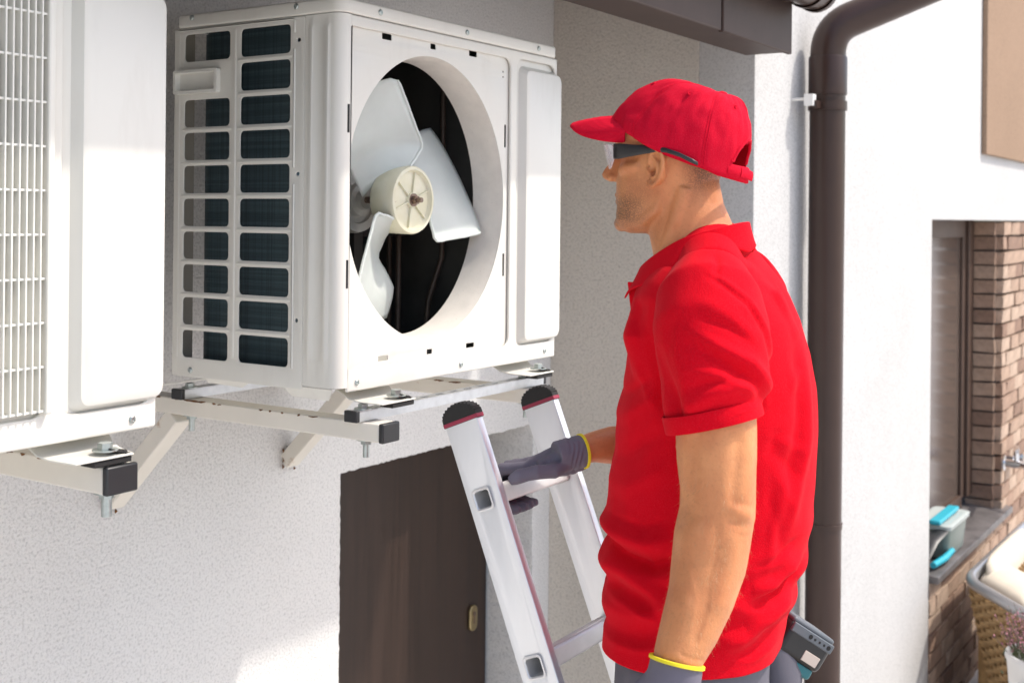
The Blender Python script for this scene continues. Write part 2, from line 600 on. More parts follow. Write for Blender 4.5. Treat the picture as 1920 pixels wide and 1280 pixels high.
def lay(me, x, y, z, mi):
    o = bpy.data.objects.new('brick', me)
    o.location = (x + rnd.uniform(-.003, .003), y + rnd.uniform(-.004, .004), z + rnd.uniform(-.002, .002))
    o.rotation_euler = (rnd.uniform(-.006, .006), rnd.uniform(-.006, .006), rnd.uniform(-.012, .012))
    C.objects.link(o)
    o.parent = brickwall
    o.matrix_parent_inverse = world_of(brickwall).inverted()
    o.material_slots[0].link = 'OBJECT'
    o.material_slots[0].material = MAT['brick%d' % mi]
    return o
z = WZ1 - .006 - COURSE / 2
row = 0
while z > GROUND:
    above = z > WZ0 - .04
    x0 = 7.665 if above else WX0 + .01
    off = (row % 2) * PITCH / 2
    x = x0
    first = True
    while x < 9.3:
        half_ = first and row % 2
        L = PITCH / 2 if half_ else PITCH
        lay(rnd.choice(halves if half_ else stretchers), x + L / 2, YC + .022, z, rnd.choice((0, 0, 1, 2, 2, 3)))
        x += L
        first = False
    if above:
        lay(rnd.choice(headers), 7.652, YC + .115, z, rnd.choice((0, 1, 1, 3)))
    z -= COURSE
    row += 1

sl = MB()
sl.add([(WX0 + .004, YC - .045, WZ0 - .005), (7.80, YC - .045, WZ0 - .005), (7.80, YC + .26, WZ0 + .022), (WX0 + .004, YC + .26, WZ0 + .022),
        (WX0 + .004, YC - .045, WZ0 - .040), (7.80, YC - .045, WZ0 - .040), (7.80, YC + .26, WZ0 - .040), (WX0 + .004, YC + .26, WZ0 - .040)],
       [(0, 1, 2, 3), (7, 6, 5, 4), (0, 4, 5, 1), (1, 5, 6, 2), (2, 6, 7, 3), (3, 7, 4, 0)])
mat('slate', (0.16, 0.145, 0.14), 0.42, var=0.55, vscale=9, bump=0.2, bscale=60)
sl.build('window_sill', 'slate', house, 0, 0.004)
mat('window_frame', (0.075, 0.042, 0.028), 0.5, var=0.3, vscale=8)
mat('shutter', (0.105, 0.078, 0.064), 0.16, var=0.12, vscale=2)
wf = MB(); wf.box(7.50, 7.63, YC + .155, YC + .24, WZ0 + .08, WZ1 + .1); wf.box(7.43, 7.499, YC + .175, YC + .24, WZ0 + .08, WZ1 + .1)
wf.box(6.0, 7.429, YC + .17, YC + .24, WZ0 + .019, WZ0 + .10)
wf.box(6.0, 7.429, YC + .165, YC + .24, WZ1 - .10, WZ1 + .1)
win = wf.build('window', 'window_frame', house, 0, 0.004)
q = MB(); q.box(6.0, 7.428, YC + .192, YC + .22, WZ0 + .101, WZ1 - .101)
q.build('pane', 'shutter', win, 0)

# garden tap on the brick pier
tp = thing('garden_tap', 'chrome garden tap on the brick pier above the sill', 'tap', (7.72, YC - .005, -1.45))
mat('chrome', (0.72, 0.73, 0.75), 0.12, metal=1.0)
mat('chrome_dark', (0.20, 0.20, 0.21), 0.25, metal=1.0)
q = MB(); q.lathe((7.72, YC + .0, -1.45), (0, -1, 0), [(0, .045), (.012, .045), (.018, .026), (.12, .024)], 20)
q.tube([(7.72, YC - .09, -1.45), (7.70, YC - .14, -1.45), (7.68, YC - .17, -1.49), (7.68, YC - .175, -1.56)], .019, 14)
q.build('spout', 'chrome', tp)
q = MB(); q.cyl((7.72, YC - .075, -1.45), (7.72, YC - .075, -1.36), .017, 12)
q.tube([(7.72, YC - .075, -1.352), (7.60, YC - .10, -1.335), (7.46, YC - .13, -1.328)], [.020, .017, .012], 10)
q.build('handle', 'chrome', tp)
q = MB(); q.cyl((7.84, YC + .0, -1.45), (7.84, YC - .09, -1.46), .026, 14)
q.cyl((7.84, YC - .055, -1.455), (7.98, YC - .055, -1.45), .02, 12)
q.build('valve', 'chrome_dark', tp)

# ------------------------------------------------------------------ wall brackets
def hexbolt(mb, p, up=1, r=.011, h=.008):
    p = Vector(p)
    mb.cyl(p, p + Vector((0, 0, .002 * up)), r * 1.75, 18)
    mb.cyl(p + Vector((0, 0, .002 * up)), p + Vector((0, 0, (.002 + h) * up)), r, 6)

def arm(parent, x0, x1, y_end, ztop, h=.036):
    a = MB(); a.box(x0, x1, y_end + .012, YW - .002, ztop - h, ztop)
    o = a.build('arm', 'bracket_paint', parent, 30, 0.003)
    c = MB(); c.box(x0 - .001, x1 + .001, y_end, y_end + .0115, ztop - h - .001, ztop + .001)
    c.build('end_cap', 'black_plastic', o, 30, 0.003)
    s = MB()
    a0, a1 = Vector(((x0 + x1) / 2, 2.06, ztop - h - .012)), Vector(((x0 + x1) / 2, YW - .012, -.652))
    d = (a1 - a0).normalized(); n = Vector((1, 0, 0)).cross(d).normalized()
    L = (a1 - a0).length / 2
    s.obox((a0 + a1) / 2, Vector((1, 0, 0)) * ((x1 - x0) / 2 - .0015), d * (L + .012), n * .020)
    s.build('strut', 'bracket_paint', parent, 30, 0.003)
    rnd = random.Random(int(x0 * 777))
    for k in range(7):                        # rusty weld where the strut meets the wall
        q = MB(); zz = a1.z - .030 + .010 * k + rnd.uniform(-.003, .003); l = rnd.uniform(.003, .007)
        xq = x0 + .0008 if k % 2 else x0 + rnd.uniform(.004, .045)
        q.tube([(xq, YW - .004, zz - l), (xq - .001, YW - .008, zz), (xq, YW - .004, zz + l)], [.001, rnd.uniform(.002, .004), .001], 6)
        q.build('rust_patch', 'rust', parent)
    rnd = random.Random(int(x0 * 1000))
    for k in range(16):                       # rust spots along the welded edges
        y = rnd.uniform(y_end + .12, 2.15); l = rnd.choice((.003, .005, .012, .022))
        q = MB(); q.tube([(x0 - .0008, y - l, ztop - rnd.uniform(.0, .003)), (x0 - .0012, y, ztop - .002), (x0 - .0008, y + l, ztop - rnd.uniform(0, .004))], [.0008, rnd.uniform(.0012, .0026), .0008], 6)
        q.build('rust_patch', 'rust', o)
    return o

br = thing('wall_bracket', 'cream rusty wall bracket with galvanised rails under the open unit', 'bracket', (2.1, YW, -.66), group='wall brackets')
AZ = -.398
for x0 in (1.795, 2.372):
    o = arm(br, x0, x0 + .05, 1.462, AZ)
    bb = MB(); hexbolt(bb, (x0 + .025, 1.525, AZ - .0365), -1); bb.cyl((x0 + .025, 1.525, AZ - .037), (x0 + .025, 1.525, AZ - .072), .0065, 12)
    bb.build('bolt', 'zinc', o)
    bb = MB(); hexbolt(bb, (x0 + .025, 2.015, AZ - .0365), -1); bb.cyl((x0 + .025, 2.015, AZ - .037), (x0 + .025, 2.015, AZ - .072), .0065, 12)
    bb.build('bolt', 'zinc', o)
for y0 in (1.512, 1.998):
    slots = [rrect(1.995 + .052 * k, 2.022 + .052 * k, y0 + .011, y0 + .019, .0038, 3) for k in range(8)]
    ro = plate('rail', rrect(1.785, 2.455, y0, y0 + .030, .002, 2), slots, .002, 0.0, lambda s, t, w: (s, t, -.378 + w), 'galvanised', br, 30)
    rb = MB()
    rb.box(1.785, 2.455, y0, y0 + .0018, -.3965, -.3782)
    rb.box(1.785, 2.455, y0 + .0282, y0 + .030, -.3965, -.3782)
    rb.box(1.785, 2.455, y0 + .0019, y0 + .0281, -.3965, -.3945)
    rb.build('rail_channel', 'galvanised', ro, 30)
    for x in (1.774, 2.4555):
        cp = MB(); cp.box(x, x + .0105, y0 - .001, y0 + .031, -.3972, -.3748)
        cp.build('end_cap', 'black_plastic', ro, 30, 0.002)
    for x in (1.812, 2.397):
        bb = MB(); hexbolt(bb, (x, y0 + .015, -.3755), 1, .010)
        bb.build('bolt', 'zinc', ro)
br2 = thing('wall_bracket', 'cream wall bracket with black end cap under the left unit', 'bracket', (.9, YW, -.66), group='wall brackets')
for x0 in (0.60, 1.172):
    o = arm(br2, x0, x0 + .056, 1.476, -.3775, .041)
    bb = MB(); hexbolt(bb, (x0 + .022, 1.505, -.419), -1); bb.cyl((x0 + .022, 1.505, -.419), (x0 + .022, 1.505, -.456), .008, 12)
    bb.build('bolt', 'zinc', o)

# ------------------------------------------------------------------ air conditioner units
FY = 1.528                                    # plane of the front panels
FCX, FCZ, FRX, FRZ = 2.0375, 0.037, 0.272, 0.296

def make_unit(dx, name, label, group, grille):
    X0, X1 = 1.737 - dx, 2.530 - dx
    t = thing(name, label, 'air conditioner', ((X0 + X1) / 2, 1.75, -.365), group=group)
    fm = lambda y: (lambda s, u, w: (s - dx, y - w, u))
    # front frame: a sheet with two sunken fields
    hole1 = rrect(1.758, 2.326, -.297, .362, .022, 5)
    hole2 = rrect(2.352, 2.522, -.300, .366, .024, 5)
    plate('front_panel', rrect(1.765, 2.530, -.339, .3835, .004, 2), [[(min(max(x, 1.770), 9), z) for x, z in hole1], hole2], .007, .0030,
          fm(FY + .007), 'casing', t, 50)
    # rounded near corner, bent round to the seam on the side, with two pressed ribs
    prof = [(1.7375, 1.6175), (1.7372, 1.610)]
    for c in (1.601, 1.560):
        prof += [(1.7372, c + .0075), (1.7335, c + .0045), (1.7332, c - .0045), (1.7372, c - .0075)]
    prof += [(1.7372, 1.549)]
    for k in range(0, 9):
        a = math.radians(180 + 90 * k / 8)
        prof.append((1.7582 + .021 * math.cos(a), 1.549 + .021 * math.sin(a)))
    prof += [(1.7660, FY)]
    flat = []
    for x, y in prof:
        flat.append((max(x, 1.7372) if y > 1.549 else x, y))
    zs = [(-.330, 0), (-.285, 0), (-.270, 1), (.355, 1), (.368, 0), (.3835, 0)]
    cs = MB()
    rr = []
    for z, k in zs:
        pr = prof if k else flat
        rr.append([(x - dx, y, z) for x, y in pr] + [(x - dx + .003, y + .0005, z) for x, y in reversed(flat)])
    cs.rings(rr)
    cs.build('corner_post', 'casing', t, 35)
    # sunken fan field with slots
    slots = []
    for x, z, w_, h_ in ((1.886, .356, .030, .012), (2.039, .355, .018, .011), (2.185, .357, .030, .012), (1.883, -.285, .030, .010), (2.036, -.285, .018, .010), (2.184, -.284, .030, .010)):
        slots.append(rrect(x - w_ / 2, x + w_ / 2, z - h_ / 2, z + h_ / 2, .0015, 2))
    for x, z in ((1.7565 + .006, .184), (1.7560 + .006, -.113), (2.316, .184), (2.313, -.111)):
        slots.append(rrect(x - .0035, x + .0035, z - .026, z + .026, .002, 2))
    for x in (1.773, 2.305):
        for z in (.318, .330):
            slots.append(ellipse(x, z, .0025, .0025, 8))
    plate('fan_panel', rrect(1.750, 2.340, -.310, .375, .01, 2), [ellipse(FCX, FCZ, FRX, FRZ, 96)] + slots, .0025, .0011, fm(FY + .0105), 'casing', t, 50)
    # service cover: pad pressed out of the second field
    plate('service_field', rrect(2.345, 2.528, -.310, .375, .01, 2), [], .002, .0006, fm(FY + .0115), 'casing', t, 50)
    pad = MB()
    rr = []
    for ins, y in ((0.0, FY + .0100), (.009, FY - .0045), (.0105, FY - .0075), (.0135, FY - .0088)):
        rr.append([(s - dx, y, u) for s, u in rrect(2.372 + ins, 2.540 - ins * .3, -.300 + ins, .352 - ins, .016, 5)])
    pad.rings(rr)
    pad.build('service_cover', 'casing', t, 35)
    # shroud round the fan
    sh = MB()
    def ring(kx, y):
        return [(FCX - dx + (FRX + kx) * math.cos(a), y, FCZ + (FRZ + kx) * math.sin(a)) for a in [2 * math.pi * k / 96 for k in range(96)]]
    sh.rings([ring(.0005, FY + .0095), ring(-.001, FY + .016), ring(-.004, FY + .03), ring(-.0055, FY + .088), ring(-.002, FY + .090), ring(.002, FY + .083), ring(.006, FY + .02)], False, True)
    sh.build('fan_shroud', 'shroud', t, 60)
    for z in (.184, -.113):                    # black plates painted as the shade in two slots beside the rounded corner
        q = MB(); q.box(1.7595 - dx, 1.7650 - dx, FY - .0008, FY + .0005, z - .027, z + .027)
        q.build('slot_shade', 'hole_shade', t, 0)
    for pts in ([(2.30, 1.86, -.31), (2.30, 1.86, .10), (2.27, 1.84, .16), (2.20, 1.83, .17)], [(2.26, 1.80, -.31), (2.26, 1.80, -.02), (2.31, 1.79, .02), (2.34, 1.78, .02)], [(2.325, 1.72, .30), (2.325, 1.72, -.10), (2.30, 1.74, -.20), (2.30, 1.75, -.31)]):
        q = MB(); q.tube([(x - dx, y, z) for x, y, z in pts], .0065, 10)
        q.build('pipe', 'copper', t)
    q = MB(); q.box(2.18 - dx, 2.34 - dx, 1.84, 1.93, -.05, .19)
    q.build('control_box', 'inner_dark', t, 0, .004)
    # lid
    lid = plate('lid', rrect(1.7345 - dx, 2.5325 - dx, FY - .003, 1.985, .024, 7), [], .028, .005, lambda s, u, w: (s, u, .3848 + w), 'casing', t, 40)
    # body: bottom tray, right side, rear flanges, inner partition
    b = MB()
    b.box(X0 + .004, X1 - .003, FY + .014, 1.982, -.332, -.315)
    b.build('base_tray', 'casing', t, 0, 0.003)
    b = MB(); b.box(X1 - .004, X1, FY + .008, 1.982, -.334, .384)
    b.build('side_panel', 'casing', t, 0)
    b = MB(); b.box(X0 + .002, X0 + .05, 1.979, 1.983, -.312, .384)
    b.build('rear_flange', 'inner_louvre', t, 0)
    b = MB(); b.box(X1 - .10, X1 - .005, 1.979, 1.983, -.312, .384)
    b.build('rear_flange', 'inner_louvre', t, 0)
    b = MB(); b.box(2.345 - dx, 2.352 - dx, FY + .02, 1.93, -.313, .383)
    b.box(X0 + .02, X1 - .01, FY + .02, 1.93, .377, .3835)
    b.box(2.10 - dx, 2.13 - dx, 1.80, 1.845, -.313, -.02)
    b.build('inner_partition', 'inner_dark', t, 0)
    for k in range(7):
        q = MB(); q.box(2.20 - dx, 2.342 - dx, 1.90, 1.905, .215 + k * .0135, .222 + k * .0135)
        q.build('louvre', 'inner_louvre', t, 0)
    # coil, bent round the rear corner
    pth = [(1.775, 1.680), (1.775, 1.905)]
    for k in range(1, 9):
        a = math.radians(180 - 90 * k / 8)
        pth.append((1.840 + .065 * math.cos(a), 1.907 + .065 * math.sin(a)))
    pth.append((2.35, 1.972))
    inner = []
    for i, (x, y) in enumerate(pth):
        q0, q1 = pth[max(i - 1, 0)], pth[min(i + 1, len(pth) - 1)]
        dxn, dyn = q1[0] - q0[0], q1[1] - q0[1]
        l = math.hypot(dxn, dyn)
        inner.append((x + dyn / l * .022, y - dxn / l * .022))
    poly = pth + inner[::-1]
    cb = MB(); cb.rings([[(x - dx, y, z) for x, y in poly] for z in (-.312, .3765)])
    coil = cb.build('coil', 'coil_fins', t, 30)
    for k in range(30):
        z = -.292 + k * .0222
        u_ = MB()
        u_.tube([(1.772 - dx, 1.684, z), (1.772 - dx, 1.672, z + .002), (1.776 - dx, 1.667, z + .008), (1.780 - dx, 1.672, z + .014), (1.780 - dx, 1.684, z + .016)], .0042, 8)
        u_.build('tube_bend', 'copper_tube', coil)
    # side grille
    wins = []
    for i in range(10):
        zt = .3705 - i * .0680
        wins.append(rrect(1.656, 1.791, zt - .056, zt, .009, 3))
        if i != 1:
            wins.append(rrect(1.822, 1.9545, zt - .0565, zt, .009, 3))
    wins += [ellipse(1.634, .338, .005, .004, 10), ellipse(1.634, .0785, .005, .004, 10), ellipse(1.634, -.205, .004, .004, 10)]
    sg = plate('side_grille', rrect(1.6185, 1.985, -.338, .3835, .004, 2), wins, .003, .0012, lambda s, u, w: (X0 + .003 - w, s, u), 'casing', t, 50)
    rb = MB()                                  # raised border, bars and rib pressed into the sheet
    def bar(y0, y1, z0, z1, h=.0035):
        rr = []
        for ins, hh in ((0, .0005), (.0022, h), (.0030, h)):
            rr.append([(X0 - hh, y, z) for y, z in rrect(y0 + ins, y1 - ins, z0 + ins, z1 - ins, min(.004, (min(y1 - y0, z1 - z0) - 2 * ins) * .45), 3)])
        rb.rings(rr)
    bar(1.8015, 1.8115, -.29, .372, .0025)
    bar(1.641, 1.646, .352, .378); bar(1.641, 1.646, .09, .322); bar(1.641, 1.646, -.30, .06)
    bar(1.6435, 1.973, .378, .3825, .0015)
    bar(1.966, 1.972, -.30, .374, .0020)
    for i in range(1, 10):
        zc = .3705 - i * .0680 + .006
        bar(1.650, 1.797, zc - .0035, zc + .0035, .0018)
        if i > 2:
            bar(1.816, 1.960, zc - .0035, zc + .0035, .0018)
    rb.build('grille_rib', 'casing', sg, 40)
    # carrying handle pressed into the grille
    h = MB()
    y0, y1, z0, z1 = 1.848, 1.976, .247, .2955
    rr = []
    for iy, iz, x in ((0, 0, -.0005), (.0, .0, -.012), (.007, .006, -.0125), (.010, .008, .002), (.020, .014, .020)):
        rr.append([(X0 + x, y, z) for y, z in rrect(y0 + iy, y1 - iy, z0 + iz, z1 - iz * .9, .003, 3)])
    h.rings(rr)
    h.build('handle', 'casing_plastic', sg, 40)
    # screws
    sm = MB(); sm.lathe((0, 0, 0), (0, -1, 0), [(0, .0062), (.0012, .0062), (.0030, .0045), (.0032, .0026), (.0018, .0022)], 14)
    sme = sm.mesh('screw'); sme.materials.append(MAT['zinc'])
    sme.polygons.foreach_set('use_smooth', [True] * len(sme.polygons)); sme.set_sharp_from_angle(angle=.7)
    def screw(x, y, z, rz):
        o = bpy.data.objects.new('screw', sme)
        o.location = (x, y, z); o.rotation_euler = (0, 0, rz)
        C.objects.link(o); o.parent = t
        o.matrix_parent_inverse = world_of(t).inverted()
    for x, z in ((1.851, .398), (2.146, .3975), (2.439, .398)):
        screw(x - dx, FY - .0030, z, 0)
    for x, z in ((1.794, -.322), (2.138, -.321), (2.483, -.3215)):
        screw(x - dx, FY - .0002, z, 0)
    for y, z in ((1.931, .4045), (1.639, .4025)):
        screw(X0 - .0024, y, z, -math.pi / 2)
    screw(X0 - .0001, 1.929, -.324, -math.pi / 2)
    # feet: bent sheet tongues under the tray
    for x0, x1 in ((1.800, 1.945), (2.330, 2.475)):
        f = MB()
        pr = [(1.66, -.333), (1.60, -.336), (1.575, -.345), (1.555, -.357), (1.53, -.361), (1.478, -.362)]
        rr = []
        for y, z in pr:
            k = max(0.0, (1.575 - y) / .10)
            a, c = x0 + .012 * k, x1 - .030 * k
            rr.append([(a - dx, y, z), (c - dx, y, z), (c - dx, y, z - .0028), (a - dx, y, z - .0028)])
        f.rings(rr)
        ft = f.build('foot', 'casing', t, 50, 0.001)
        bo = MB(); xb = (x0 + x1) / 2 + .008 - dx
        hexbolt(bo, (xb, 1.500, -.3555), 1, .011, .010)
        bo.build('bolt', 'zinc', ft)
        rub = MB(); rub.obox((xb, 1.497, -.3705), (.034, 0, 0), (0, .016, 0), (0, 0, .0045))
        rub.obox((xb + .018, 1.497, -.3585), (.020, .0, -.006), (0, .013, 0), (0, 0, .002))
        rub.tube([(xb + .02, 1.484, -.362), (xb + .034, 1.497, -.364), (xb + .02, 1.51, -.362)], .006, 8)
        rub.build('rubber_clip', 'rubber', ft, 40, 0.002)
    for x0, x1 in ((1.742, 1.86), (2.33, 2.475)):
        f = MB(); f.add([(a - dx, y, z) for a, y, z in ((x0, 1.87, -.334), (x1, 1.87, -.334), (x1, 2.03, -.362), (x0, 2.03, -.362), (x0, 1.87, -.338), (x1, 1.87, -.338), (x1, 2.03, -.3665), (x0, 2.03, -.3665))],
                        [(0, 1, 2, 3), (7, 6, 5, 4), (0, 4, 5, 1), (1, 5, 6, 2), (2, 6, 7, 3), (3, 7, 4, 0)])
        f.build('foot', 'casing', t, 0, 0.001)
    f = MB()                                    # skirt of the tray under the side grille
    rr = []
    for y, d_ in ((1.90, .000), (1.885, .014), (1.79, .016), (1.765, .003), (1.70, .003), (1.672, .004), (1.655, .021), (1.56, .022), (1.545, .0)):
        rr.append([(X0 + .0015, y, -.3325), (X0 + .006, y, -.3325), (X0 + .008 + d_ * .3, y, -.3335 - d_), (X0 + .0055 + d_ * .3, y, -.3335 - d_)])
    f.rings(rr)
    f.build('tray_skirt', 'casing', t, 50)
    # fan
    cx_, cz_ = FCX - dx, .033
    hb = MB()
    hb.lathe((cx_, 1.672, cz_), (0, -1, 0), [(.024, .050), (.024, .066), (.032, .0715), (.084, .0730), (.089, .0705), (.090, .0640), (.083, .0615), (.081, .059), (.081, .016), (.0885, .0155), (.0885, .005)], 56)
    hub = hb.build('fan_hub', 'fan_hub', t, 35)
    for k in range(6):
        a = math.radians(20 + 60 * k)
        v = Vector((math.cos(a), 0, math.sin(a)))
        q = MB(); q.obox(Vector((cx_, 1.5885, cz_)) + v * .037, v * .0225, Vector((0, .0025, 0)), v.cross(Vector((0, 1, 0))) * .0011)
        q.build('hub_rib', 'fan_hub', hub, 0, 0.0006)
    nt_ = MB(); nt_.cyl((cx_, 1.586, cz_), (cx_, 1.572, cz_), .0095, 6); nt_.cyl((cx_, 1.576, cz_), (cx_, 1.561, cz_), .0055, 12); nt_.cyl((cx_, 1.5845, cz_), (cx_, 1.581, cz_), .014, 18)
    nt_.build('shaft_nut', 'steel_nut', hub, 40)
    sf = MB(); sf.cyl((cx_, 1.67, cz_), (cx_, 1.80, cz_), .0075, 14)
    mo = MB(); mo.lathe((cx_, 1.735, cz_), (0, 1, 0), [(-.022, .006), (-.022, .020), (-.010, .022), (-.008, .034), (.004, .038), (.004, .050), (-.002, .052), (-.002, .070), (.010, .073), (.075, .073), (.08, .06)], 40)
    mtr = mo.build('motor', 'motor', t, 35)
    sf.build('shaft', 'steel_nut', mtr)
    mo = MB(); mo.box(cx_ - .012, cx_ + .012, 1.80, 1.815, -.313, cz_ - .05); mo.box(cx_ - .012, cx_ + .012, 1.80, 1.815, cz_ + .05, .376); mo.box(cx_ - .055, cx_ - .030, 1.795, 1.815, -.313, cz_ - .045)
    mo.build('motor_mount', 'casing_plastic', t, 0, 0.002)
    for k in range(3):
        NR, NA = 16, 20
        top = []
        for i in range(NR + 1):
            s = i / NR
            r = .064 + (FAN_R - .064) * s
            front = math.radians(float(np.interp(s, (0, .10, .28, .45, .6, .8, 1), (100, 84, 73, 87, 94, 100, 104))) - 120 * k)
            span = float(np.interp(s, (0, .69, 1), (1.32, 1.24, .98)))
            for j in range(NA + 1):
                u = j / NA
                a = front + span * u
                rr_ = r
                # rounded tip corner at the front edge
                rr_ -= .007 * s ** 8 * max(0, 1 - u / .05) ** 2
                y = 1.580 + .010 * (1 - s) + (.080 + .032 * s) * (u ** .95) + .010 * s * math.sin(math.pi * u)
                top.append((cx_ + rr_ * math.cos(a), y, cz_ + rr_ * math.sin(a)))
        q = MB()
        n1 = NA + 1
        fs = [(i * n1 + j, i * n1 + j + 1, (i + 1) * n1 + j + 1, (i + 1) * n1 + j) for i in range(NR) for j in range(NA)]
        q.add(top, fs)
        o = q.build('fan_blade', 'fan_plastic', t, 180)
        so = o.modifiers.new('thick', 'SOLIDIFY'); so.thickness = .0032; so.offset = 0
        # thick rim along the front edge
        edge = [top[i * n1] for i in range(NR + 1)]
        q = MB(); q.tube(edge, [.0034] * (NR) + [.0022], 8)
        q.build('blade_rim', 'fan_hub' if False else 'fan_plastic', o)
    if grille:
        gb = MB()
        x = 1.760
        xs = []
        while x < 2.318:
            xs.append(x); x += .01165
        for x in xs:
            gb.box(x - dx, x - dx + .0022, FY - .012, FY + .004, -.288, .352)
        for k in range(11):
            z = -.288 + k * .0635
            gb.box(1.758 - dx, 2.318 - dx, FY - .0085, FY + .0035, z, z + .0032)
        gb.build('fan_grille', 'casing_plastic', t, 0)
        q = MB(); q.box(2.3185 - dx, 2.330 - dx, FY - .014, FY + .006, -.292, .357); q.build('grille_frame', 'casing', t, 0, .003)
        q = MB(); q.box(1.75 - dx, 1.7575 - dx, FY - .014, FY + .006, -.292, .357)
        q.build('grille_frame', 'casing', t, 0, .003)
    return t

FAN_R = .262
make_unit(0.0, 'air_conditioner', 'white outdoor unit with its fan guard removed and fan blades exposed', 'outdoor air conditioner units', False)
make_unit(1.224, 'air_conditioner', 'white outdoor unit with grille at the left picture edge', 'outdoor air conditioner units', True)

# ------------------------------------------------------------------ ladder
ld = thing('ladder', 'narrow aluminium ladder with black toothed rubber caps held by the worker', 'ladder', (1.85, .72, GROUND))
ax = Vector((0, .374, .9274)).normalized()        # along the stile, up and towards the wall
dp = Vector((0, .9274, -.374)).normalized()       # depth of the stile, towards the wall
ctop = Vector((0, 1.2245, -.3555))                 # middle of the stile's upper end
length = (ctop.z - GROUND) / ax.z - .02
RUNG = [Vector((0, 1.174, -.484)) - ax * (.2855 * k) + dp * 0 for k in range(8)]
for xs_ in (1.714, 1.969):
    def mp(s, u, w, xs_=xs_):
        p = ctop + dp * s - ax * u
        return (xs_ + w, p.y, p.z)
    holes = []
    for c in RUNG:
        s = (c - ctop).dot(dp); u = -(c - ctop).dot(ax)
        holes.append(rrect(s - .0165, s + .0165, u - .0165, u + .0165, .006, 4))
    st = plate('stile', rrect(-.0355, .0355, 0, length, .003, 3), [h_ for h_ in holes], .018, .002, mp, 'aluminium', ld, 30)
    cap = MB()
    prof = [(-.037, .004), (-.037, -.010)]
    n = 26
    for k in range(n + 1):
        a = math.pi * (1 - k / n)
        rr_ = 1 + (.17 if k % 2 else 0)
        prof.append(((.0355 * math.cos(a)) * (1 + (rr_ - 1) * .3), -.009 - .0200 * math.sin(a) * rr_))
    prof += [(.037, -.010), (.037, .004)]
    cap.rings([[mp(s, u, w_) for s, u in prof] for w_ in (-.0015, .0195)])
    cp_ = cap.build('end_cap', 'rubber', ld, 20)
    bd = MB()
    bd.rings([[mp(s, u, w_) for s, u in ((-.0378, -.0035), (.0378, -.0035), (.0378, .0035), (-.0378, .0035))] for w_ in (-.0022, .0202)])
    bd.build('red_band', 'ladder_red', cp_, 0, .001)
    ft = MB()
    ft.rings([[mp(s, u, w_) for s, u in ((-.043, length - .05), (.043, length - .05), (.043, length + .012), (-.043, length + .012))] for w_ in (-.002, .020)])
    ft.build('ladder_foot', 'rubber', ld, 0, .003)
for c in RUNG:
    # square tube rung, seen as a hole with a flared lip in the near stile
    cc = c - ctop
    def ring(x, h):
        return [tuple(c + Vector((x, 0, 0)) + dp * s + ax * u) for s, u in rrect(-h, h, -h, h, h * .35, 4)]
    rg = MB()
    rg.rings([ring(1.7125, .0180), ring(1.7105, .0195), ring(1.7100, .0170), ring(1.7120, .0148), ring(1.7148, .0148), ring(1.987, .0148), ring(1.990, .0170), ring(1.9885, .0195), ring(1.9868, .0165), ring(1.715, .0165)], False, True)
    o = rg.build('rung', 'aluminium_rung', ld, 35)
    for k in range(5):
        q = MB(); q.obox(c + ax * .0172 + dp * (-.010 + .005 * k) + Vector((1.851, 0, 0)), (.109, 0, 0), dp * .0012, ax * .0009)
        q.build('tread_ridge', 'aluminium_rung', o, 0)

# ------------------------------------------------------------------ person
mat('skin', (0.67, 0.285, 0.115), 0.48, var=0.12, vscale=16, color2=(0.54, 0.195, 0.075), bump=0.45, bscale=380, bdist=0.0012, sss=0.12, spec=0.4)
mix_over('skin', (0.36, 0.13, 0.055), 170, 0.52, 0.72, amount=0.35, detail=8)
mix_over('skin', (0.68, 0.36, 0.19), 60, 0.55, 0.75, amount=0.18, stretch=(1, 1, .45))
mix_over('skin', (0.15, 0.08, 0.042), 520, 0.38, 0.54, attr='stubble', amount=0.95)
mix_over('skin', (0.10, 0.055, 0.03), 500, 0.30, 0.55, attr='hair', amount=0.9)
mat('shirt', (0.67, 0.002, 0.012), 0.9, var=0.12, vscale=6, color2=(0.61, 0.002, 0.012), bump=0.8, bscale=520, bdist=0.0010, spec=0.06)
mix_over('shirt', (0.72, 0.03, 0.05), 620, 0.48, 0.72, amount=0.35, detail=2)
mix_over('shirt', (0.40, 0.001, 0.008), 7, 0.5, 0.75, amount=0.35)
nt, b = nodes_of('shirt'); b.inputs['Sheen Weight'].default_value = 0.03; b.inputs['Sheen Roughness'].default_value = 0.4
mat('cap_cloth', (0.62, 0.003, 0.024), 0.85, var=0.1, vscale=9, bump=0.7, bscale=560, bdist=0.0008, spec=0.10)
mix_over('cap_cloth', (0.74, 0.04, 0.08), 600, 0.48, 0.72, amount=0.3, detail=2)
mat('trousers', (0.135, 0.13, 0.155), 0.85, var=0.15, vscale=9, bump=0.3, bscale=700, bdist=0.0008, spec=0.2)
mat('glove', (0.165, 0.152, 0.19), 0.75, var=0.15, vscale=14, bump=0.35, bscale=600, bdist=0.0008, spec=0.25)
mat('glove_grip', (0.30, 0.285, 0.31), 0.65, var=0.15, vscale=20, bump=0.4, bscale=500, bdist=0.001)
mat('yellow_hem', (0.86, 0.72, 0.02), 0.7, bump=0.3, bscale=500)
mat('shoe', (0.03, 0.028, 0.026), 0.6)
mat('glass_arm', (0.022, 0.020, 0.020), 0.35)
mat('button', (0.85, 0.82, 0.8), 0.3)

def M3(p):                                     # (right, away, up) of the camera's level frame -> world
    return RT * p[0] + FW * p[1] + UP * p[2]

person = thing('person', 'worker in red cap, red polo shirt and grey gloves, back half turned', 'person', M3((.33, 2.02, -1.54)))

